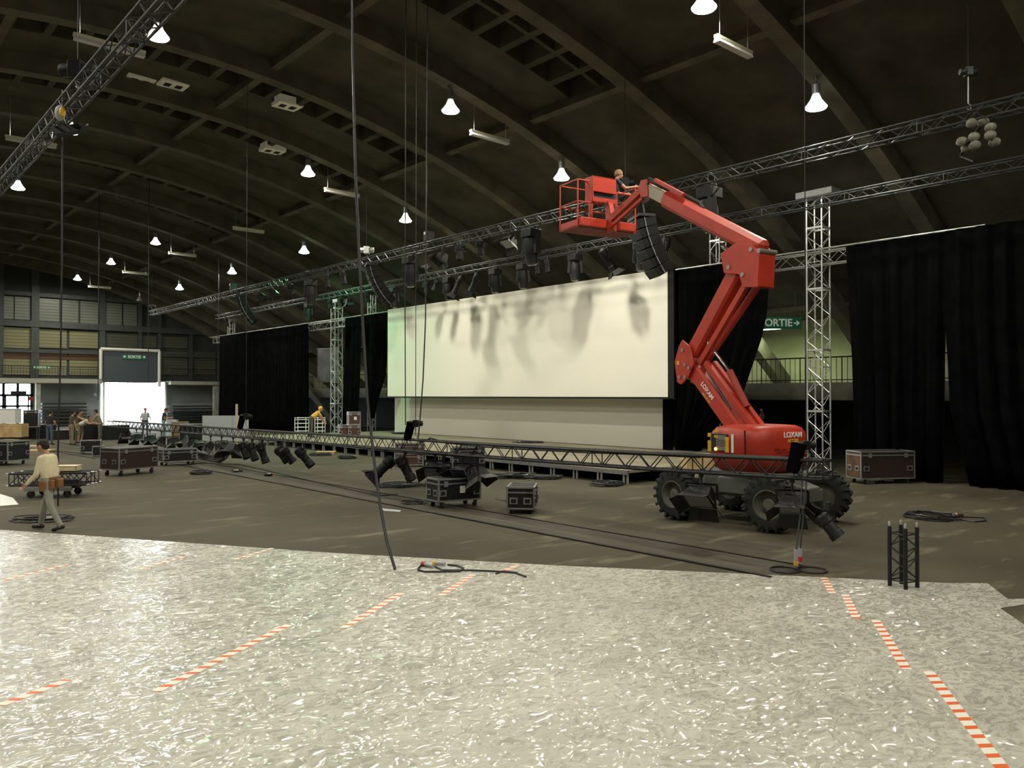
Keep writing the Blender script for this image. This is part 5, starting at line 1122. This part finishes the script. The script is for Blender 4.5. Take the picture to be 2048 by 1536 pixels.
# things on the small case and around
q = fl(1046, 1000); zt4 = .585
t = thing('cable_coil', 'black and white leads lying on top of the small black case', 'cable', (q.x, q.y, zt4)); pts = [V((.24 * cos(a) * (1 + .2 * sin(3 * a)), .3 * sin(a), .02 + .01 * (i % 3))) for i, a in enumerate([2 * pi * k / 14 for k in range(30)])]
MB().path(pts, .013).build('cord', M_cable, t); MB().path([(-.25, .1, .02), (-.1, -.1, .03), (.1, -.05, .03), (.25, .1, .02)], .01).build('pale_lead', M_white, t); MB().box((.05, .1, .05), (.12, .07, .05)).build('connector', M_case, t, bevel=.01)
q = fl(1727, 962); t = thing('cable_coil', 'cable bundle under the edge of the big dark case', 'cable', rd((1745 - 1024) / 1600 * 23.3, 23.1)); MB().path([V((-.5 + .05 * i, .06 * sin(i * 1.7), .03 + .02 * (i % 2))) for i in range(20)], .022).build('cord', M_cable, t)
# pallet and small bits before the stage
for px, py, L_, W_, lab in ((652, 909, .8, .5, 'small wooden pallet on the floor before the stage'), (648, 913, .95, .5, 'dark low trolley before the stage')):
    q = fl(px, py); t = thing('pallet', lab, 'pallet', q, wang(4)); m_ = M_wood if 'wooden' in lab else M_case; b = MB()
    for k in range(4): b.box((0, (k - 1.5) * W_ * .28, .12), (L_, W_ * .2, .03))
    b.build('top_boards', m_, t); MB().box((-L_ * .4, 0, .05), (.09, W_, .1)).box((L_ * .4, 0, .05), (.09, W_, .1)).box((0, 0, .05), (.09, W_, .1)).build('bearers', m_, t)
    break
# mesh cages, pale panel and post behind the low truss
q = rd((606 - 1024) / 1600 * 41.5, 41.5)
for k, (x0, x1, lab) in enumerate(((590, 612, 'white wire cage behind the man in yellow'), (630, 645, 'narrow white wire cage beside the man in yellow'))):
    a, c_ = rd((x0 - 1024) / 1600 * 42, 42, .4), rd((x1 - 1024) / 1600 * 42, 42, .4); t = thing('wire_cage', lab, 'cage', a, wang(0), 'wire cages on the stage'); w_ = (c_ - a).length; b = MB()
    for zz in (.05, .25, .45, .65, .85, .95): b.tube((0, 0, zz), (w_, 0, zz), .012, 4).tube((0, .6, zz), (w_, .6, zz), .012, 4).tube((0, 0, zz), (0, .6, zz), .012, 4).tube((w_, 0, zz), (w_, .6, zz), .012, 4)
    b.build('wire_panel', M_white, t); b = MB()
    for xx in (0, w_):
        for yy in (0, .6): b.tube((xx, yy, 0), (xx, yy, .98), .02, 6)
    b.build('posts', M_white, t)
a, c_ = rd((405 - 1024) / 1600 * 40, 40), rd((497 - 1024) / 1600 * 40, 40); t = thing('display_board', 'long pale panel standing upright behind the low truss', 'panel', a, math.atan2((c_ - a).y, (c_ - a).x)); MB().bb((0, 0, .25), ((c_ - a).length, .05, 1.52)).build('panel', mat('pale_panel', (.38, .42, .42), .6), t)
b = MB()
for xx in (.1, (c_ - a).length - .1): b.box((xx, .025, .14), (.06, .4, .28))
b.build('foot', M_aludark, t)
q = rd((473.5 - 1024) / 1600 * 39.6, 39.6); t = thing('wood_post', 'pale wooden post standing before the pale panel', 'post', q); MB().bb((-.045, -.045, 0), (.045, .045, 2.1)).build('post', mat('pale_wood2', (.45, .42, .27), .6), t)
# stacked folded seating at the end wall
M_seat = mat('seat_dark', (0.03, 0.035, 0.035), 0.6)
for (x0, x1, ya, yb, lab) in ((84, 172, 804, 838, 'dark stack of folded seating against the wall between the glass doors and the gate'), (338, 440, 810, 840, 'dark rows of folded seating by the far black curtain')):
    a, c_ = onY(x0, yb, Y1 - 1.6), onY(x1, yb, Y1 - 1.6); zt2 = onY(x0, ya, Y1 - 1.6).z; w_ = c_.x - a.x; t = thing('folded_seating', lab, 'seating', (a.x, Y1 - 1.8, 0)); rows = 7; b = MB()
    for k in range(rows): b.bb((0, 0, zt2 * k / rows + .05), (w_, 1.0, zt2 * (k + .72) / rows))
    b.build('rows', M_seat, t); b = MB(); n_ = int(w_ / .5)
    for k in range(rows):
        for i in range(n_): b.bb((i * .5 + .05, -.06, zt2 * k / rows + .12), (i * .5 + .4, 0, zt2 * (k + .6) / rows))
    b.build('seat_backs', mat('seat_back', (.045, .05, .05), .5), t)
    b = MB(); [b.bb((-.05, -.02, zt2 * k / rows + .05), (.25, -.1, zt2 * k / rows + .2)) for k in range(rows)]; b.build('end_caps', M_aludark if x0 > 200 else M_seat, t)
# clutter among the crew
for k, (px, d, w_, h_, m_, lab, nm, cat) in enumerate(((345, 49, .55, 1.0, mat('white_case2', (.6, .66, .72), .5), 'bright white upright box by the far folded seating', 'white_box', 'box'), (361, 47, .9, .95, mat('tan_box', (.25, .17, .08), .7), 'tan box beside the bright white upright box', 'storage_box', 'box'), (383, 45, 1.2, .9, M_case, 'black box heap between the tan box and the pale panel', 'storage_box', 'box'),
                                                 (228, 46, 1.6, .8, M_case, 'dark equipment box in front of the bright gate', 'equipment_box', 'box'), (172, 46, 1.3, .9, M_case, 'dark equipment box behind the bending man', 'equipment_box', 'box'), (80, 47, 1.6, .8, M_case, 'dark equipment box behind the man in black', 'equipment_box', 'box'), (125, 46, 1.2, .5, M_maroon, 'low dark box between the man in black and the crew', 'equipment_box', 'box'),
                                                 (700, 39.5, .3, .2, M_aludark, 'small grey box on the floor of the stage by the maroon cases', 'equipment_box', 'box'))):
    if px == 700: continue
    q = rd((px - 1024) / 1600 * d, d); t = thing(nm, lab, cat, q, wang(10 + 7 * k)); MB().box((0, 0, h_ / 2), (w_, .6, h_)).build('body', m_, t, bevel=.02); MB().box((0, 0, h_ + .012), (w_ * 1.02, .62, .024)).build('lid', M_aludark if m_ is M_case else m_, t)
# dark panels by the gap under the gallery, poster
q = onX(656, 731, 30.0); t = thing('banner', 'grey hanging banner in the gap beside the left silver tower', 'banner', q, radians(-70)); MB().box((0, 0, 0), (2.1, .06, 2.6)).build('cloth', mat('banner_grey', (.20, .20, .21), .7, 0, 1.2, .3), t); MB().tube((-1.1, 0, 1.32), (1.1, 0, 1.32), .04, 8).build('rail', M_aludark, t)
a, c_ = onX(650, 712, 31.6), onX(690, 757, 31.6)
o = MB().bar(a, c_, .5, .9).build('stair_flight', mat('stair_cream', (.42, .42, .28), .8), smooth=0); tag(o, 'pale concrete stair flight in the gap behind the left silver tower', 'stairs')
a, c_ = onX(612, 770, 30.0), onX(668, 842, 30.0)
o = MB().bar(a, c_, .4, .5).build('concrete_strut', M_concrete, smooth=0); tag(o, 'slanting concrete strut low in the gap behind the left silver tower', 'strut')
# ================================================================ people
M_skin = mat('skin', (0.42, 0.22, 0.14), 0.55)
M_hair = mat('dark_hair', (0.012, 0.009, 0.006), 0.8, 0, 25, .5, .8, 40)
M_shoe = mat('dark_shoe', (0.03, 0.028, 0.025), 0.6)
def person(label, loc, rz, lean=4, armL=((.1, .15, -1), (.25, .05, -1)), armR=((.1, -.15, -1), (.25, -.05, -1)), legL=((0, .05, -1), (0, .02, -1)), legR=((0, -.05, -1), (0, -.02, -1)),
           shirt=(.5, .45, .3), trous=(.2, .2, .18), sleeve=1.0, leglen=1.0, hair=M_hair, vox=.014, s=1.0, look=0.0, nod=8, gear=None, bald=False):
    t = thing('person', label, 'person', loc, rz); t.scale = (s, s, s)
    ms_ = mat('shirt_%g_%g_%g' % shirt, shirt, .8, 0, 6, .12); mt_ = mat('trousers_%g_%g_%g' % trous, trous, .8, 0, 6, .15)
    mats_ = [ms_, mt_, M_skin, M_shoe]
    R = Matrix.Rotation(radians(lean), 3, 'Y')
    legs = {}; low = 0
    for sd, lg in ((1, legL), (-1, legR)):
        h = V((0, sd * .095, -.03)); k = h + V(lg[0]).normalized() * .44; a = k + V(lg[1]).normalized() * .42; legs[sd] = (h, k, a); low = min(low, a.z)
    pz = -low + .085; O = V((0, 0, pz))
    up = lambda x, y, z: O + R @ V((x, y, z))
    caps = []                                  # (p, q, r1, r2, material)
    def cap(p, q, r1, r2, m): caps.append((V(p), V(q), r1, r2, m))
    def two(c, d, r, m):                       # flattened trunk piece from side-by-side capsules
        for k in (-1, 0, 1): cap(c + R @ V((0, k * d, 0)), c + R @ V((0, k * d, 0)) + R @ V((0, 0, .05)), r, r, m)
    two(up(0, 0, -.02), .07, .115, 1); cap(up(0, -.06, .05), up(0, -.07, .20), .11, .115, 0); cap(up(0, .06, .05), up(0, .07, .20), .11, .115, 0)
    cap(up(.005, -.08, .22), up(.01, -.10, .40), .115, .10, 0); cap(up(.005, .08, .22), up(.01, .10, .40), .115, .10, 0); cap(up(0, 0, .1), up(.0, 0, .42), .115, .10, 0)
    cap(up(-.01, -.12, .45), up(-.01, .12, .45), .07, .07, 0)
    neck = up(.0, 0, .50); cap(up(-.005, 0, .46), up(.02, 0, .58), .06, .052, 2)
    Rh = R @ Matrix.Rotation(radians(-lean * .7), 3, 'Y') @ Matrix.Rotation(radians(look), 3, 'Z') @ Matrix.Rotation(radians(nod), 3, 'Y')
    hc = up(.02, 0, .58) + Rh @ V((.015, 0, .10)); hd = lambda x, y, z: hc + Rh @ V((x, y, z))
    cap(hd(-.02, 0, .03), hd(.015, 0, .03), .092, .088, 2); cap(hd(.03, 0, -.04), hd(.05, 0, -.075), .062, .042, 2); cap(hd(0, 0, -.05), hd(.02, 0, -.07), .06, .055, 2)
    cap(hd(.092, 0, .01), hd(.112, 0, -.022), .012, .017, 2); cap(hd(.08, -.03, .03), hd(.08, .03, .03), .017, .017, 2); cap(hd(.085, -.018, -.05), hd(.085, .018, -.05), .012, .012, 2)
    for k in (-1, 1): cap(hd(-.01, k * .09, .015), hd(-.015, k * .093, -.025), .018, .013, 2)
    for sd, ar in ((1, armL), (-1, armR)):
        sh = up(0, sd * .175, .44); el = sh + V(ar[0]).normalized() * .29; d2 = V(ar[1]).normalized(); wr = el + d2 * .255
        cap(sh, el, .062, .048, 0); cap(el, wr, .045, .033, 0 if sleeve >= 1 else 2)
        if sleeve < 1: caps[-2] = (sh, sh.lerp(el, sleeve + .25 if sleeve > 0 else .02), .064, .052, 0); cap(sh.lerp(el, sleeve + .2 if sleeve > 0 else .02), el, .056, .046, 2)
        nrm = d2.cross(V((0, 0, 1)));  nrm = nrm.normalized() if nrm.length > .1 else V((0, 1, 0)); wd = d2.cross(nrm).normalized(); pal = nrm * -sd
        wd = V((1, 0, 0)) - d2 * d2.x if abs(d2.x) < .8 else V((0, 0, 1)) - d2 * d2.z
        wd.normalize(); pal = wd.cross(d2) * (1 if sd > 0 else -1)
        for k in (-1, 0, 1): cap(wr + d2 * .01 + wd * .012 * k, wr + d2 * .085 + wd * .024 * k, .018, .015, 2)
        for k, Lf in ((-1.5, .058), (-.5, .072), (.5, .078), (1.5, .07)):
            b0 = wr + d2 * .09 + wd * (.018 * k); b1 = b0 + (d2 * .9 + pal * .35).normalized() * Lf * .55; b2 = b1 + (d2 * .6 + pal * .8).normalized() * Lf * .5
            cap(b0, b1, .0095, .009, 2); cap(b1, b2, .009, .0075, 2)
        t0 = wr + d2 * .03 + wd * .03; t1 = t0 + (d2 * .6 + wd * .75 + pal * .2).normalized() * .045; cap(t0, t1, .012, .0105, 2); cap(t1, t1 + (d2 * .9 + pal * .3).normalized() * .035, .0105, .0085, 2)
    for sd in (1, -1):
        h, k, a = [O + q for q in legs[sd]]
        cap(h, k, .088, .062, 1); d = (a - k)
        if leglen >= 1: cap(k, a, .062, .05, 1)
        else: cap(k, a, .055, .04, 2)
        sh = (a - k).normalized(); fw = V((1, 0, 0)) - sh * sh.x * .8; fw.normalize()
        if sh.z < -.9: fw = V((1, sd * .12, 0)).normalized()
        heel = a + fw * -.045 - V((0, 0, .03)); toe = a + fw * .17 - V((0, 0, .045))
        if toe.z < .03: toe.z = .03
        if heel.z < .035: heel.z = .035
        cap(heel, toe, .042, .034, 3); cap(a, heel, .045, .042, 3)
    b = MB()
    for p, q, r1, r2, m in caps:
        if (q - p).length < 1e-4: q = p + V((0, 0, .001))
        b.tube(p, q, r1, 12, r2); b.ell(p, (r1,) * 3, 12, 8); b.ell(q, (r2,) * 3, 12, 8)
    tmp = b.build('tmp', None, smooth=0)
    md = tmp.modifiers.new('r', 'REMESH'); md.mode = 'VOXEL'; md.voxel_size = vox; sm = tmp.modifiers.new('s', 'SMOOTH'); sm.factor = .5; sm.iterations = 3 if vox > .012 else 4
    dg = bpy.context.evaluated_depsgraph_get(); me = bpy.data.meshes.new_from_object(tmp.evaluated_get(dg)); me.name = 'body'
    bpy.data.objects.remove(tmp, do_unlink=True)
    me.materials.clear()
    for m in mats_: me.materials.append(m)
    import numpy as np
    n = len(me.polygons); cen = np.empty(n * 3); me.polygons.foreach_get('center', cen); cen = cen.reshape(-1, 3); best = np.full(n, 1e9); idx = np.zeros(n, dtype=np.int32)
    for p, q, r1, r2, m in caps:
        p_ = np.array(p); d = np.array(q) - p_; L2_ = max((d * d).sum(), 1e-9); u = np.clip(((cen - p_) @ d) / L2_, 0, 1); ds = np.linalg.norm(cen - (p_ + u[:, None] * d), axis=1) - (r1 + (r2 - r1) * u)
        w = ds < best; best[w] = ds[w]; idx[w] = m
    me.polygons.foreach_set('material_index', idx); me.polygons.foreach_set('use_smooth', [True] * n)
    o = bpy.data.objects.new('body', me); COL.objects.link(o); o.parent = t
    if not bald:
        h = MB(); Rq = Rh; h.ell(hd(-.018, 0, .045), (.108, .098, .092), 16, 10, Rq)
        h.ell(hd(-.055, 0, 0), (.07, .085, .085), 14, 8, Rq); h.build('hair', hair, t, 80)
    e = MB()
    for k in (-1, 1): e.ell(hd(.088, k * .032, .012), (.011, .014, .010), 10, 6)
    e.build('eyes', mat('eye_dark', (.04, .03, .025), .3), t, 80)
    if gear:
        g = MB(); g.lathe([(.155, 0), (.165, .015), (.165, .06), (.155, .075)], up(0, 0, -.0), R @ V((0, 0, 1)), 18); g.build('tool_belt', mat('belt_leather', (.16, .07, .02), .6), t)
        for k, (x, y, w_) in enumerate(((-.12, .13, .10), (.03, .17, .14), (-.16, -.02, .10), (.1, -.15, .10))): MB().box(up(x, y, -.06), (w_, .07 if abs(y) > .1 else .13, .17)).build('tool_pouch', mat('pouch_leather', (.22, .10, .03), .65), t, bevel=.02)
    return t
# the walking man, close to the plastic
q = fl(100, 1060)
person('man in cream shirt with a tool belt walking along the edge of the plastic sheet', (q.x, q.y, 0), wang(172), lean=9, armL=((.15, .2, -1), (.75, .05, -.75)), armR=((-.1, -.2, -1), (.35, -.05, -1)),
       legL=((-.22, .04, -1), (-.62, .02, -1)), legR=((.50, -.03, -1), (.22, -.02, -1)), shirt=(.62, .55, .36), trous=(.25, .25, .21), vox=.0095, s=1.0, nod=22, gear=True)
q = fl(99, 889.5)
person('man in black shirt and blue jeans standing with his back to the camera', (q.x, q.y, 0), wang(80), lean=3, armL=((.05, .2, -1), (.45, .0, -.8)), armR=((.1, -.25, -1), (.6, -.1, -.7)), shirt=(.012, .012, .014), trous=(.07, .10, .14), sleeve=.5, s=1.0)
q = fl(143, 890)
person('man in brown shirt and beige trousers standing beside the bending man', (q.x, q.y, 0), wang(50), lean=4, armL=((.2, .1, -1), (.5, 0, -.8)), armR=((.1, -.2, -1), (.25, -.1, -1)), shirt=(.055, .045, .03), trous=(.20, .17, .11), sleeve=.5)
q = fl(154, 886)
person('man with bare arms reaching out behind the bending man', (q.x, q.y, 0), wang(10), lean=12, armL=((.7, .1, -.6), (1, 0, .1)), armR=((.8, -.1, -.5), (1, 0, .1)), shirt=(.10, .055, .03), trous=(.10, .09, .07), sleeve=0)
q = fl(160, 887)
person('man in white vest and shorts bending over the truss work', (q.x, q.y, 0), wang(-5), lean=62, armL=((.8, .1, -.5), (1, 0, 0)), armR=((.8, -.1, -.4), (1, 0, .1)), legL=((.12, .05, -1), (-.15, 0, -1)), legR=((.05, -.05, -1), (-.12, 0, -1)), shirt=(.62, .66, .64), trous=(.17, .14, .085), sleeve=0, leglen=.5, nod=-25)
q = fl(200, 882)
person('man in tan shirt leaning at the gate side of the work crew', (q.x, q.y, 0), wang(190), lean=18, armL=((.6, .1, -.8), (1, 0, -.2)), armR=((.5, -.1, -.8), (1, 0, -.1)), shirt=(.24, .19, .13), trous=(.12, .11, .09), sleeve=.5)
q = fl(290, 874)
person('man in white shirt standing in front of the bright gate, arms bent', (q.x, q.y, 0), wang(-60), lean=5, armL=((.3, .3, -.9), (.8, -.1, -.2)), armR=((.2, -.3, -.9), (.7, .1, -.3)), shirt=(.55, .58, .62), trous=(.06, .08, .12), sleeve=.5)
q = fl(327, 875)
person('man in dark shirt and pale trousers looking down at the edge of the bright gate', (q.x, q.y, 0), wang(10), lean=5, armL=((.3, .1, -1), (.9, 0, .1)), armR=((.3, -.1, -1), (.9, .1, .1)), shirt=(.03, .045, .06), trous=(.30, .40, .42), sleeve=.5, nod=30)
q = rd((623 - 1024) / 1600 * 40.5, 40.5)
person('man in yellow shirt bending forward on the stage by the wire cages', (q.x, q.y, .402), wang(25), lean=48, armL=((.5, .1, -.9), (.6, 0, -.8)), armR=((.6, -.1, -.9), (.5, 0, -.8)), legL=((.1, .05, -1), (-.12, 0, -1)), legR=((.02, -.05, -1), (-.1, 0, -1)), shirt=(.66, .40, .07), trous=(.07, .07, .05), sleeve=.4, hair=M_yellow, nod=-10)
bl = rd(4.88, 16.38); e1 = RV * -.5 + DV * .866; e2 = RV * -.866 + DV * -.5
q = bl + e1 * 5.30 + e2 * (-.50)
person('blond man in dark shirt standing in the raised red basket, one arm held out', (q.x, q.y, 6.852), wang(10), lean=14, armL=((.5, .2, -.8), (.9, .1, .0)), armR=((.6, -.1, -.6), (1, -.1, .15)), shirt=(.025, .035, .045), trous=(.05, .05, .06), sleeve=.4, hair=mat('fair_hair', (.25, .15, .07), .6), s=.97, look=-10)
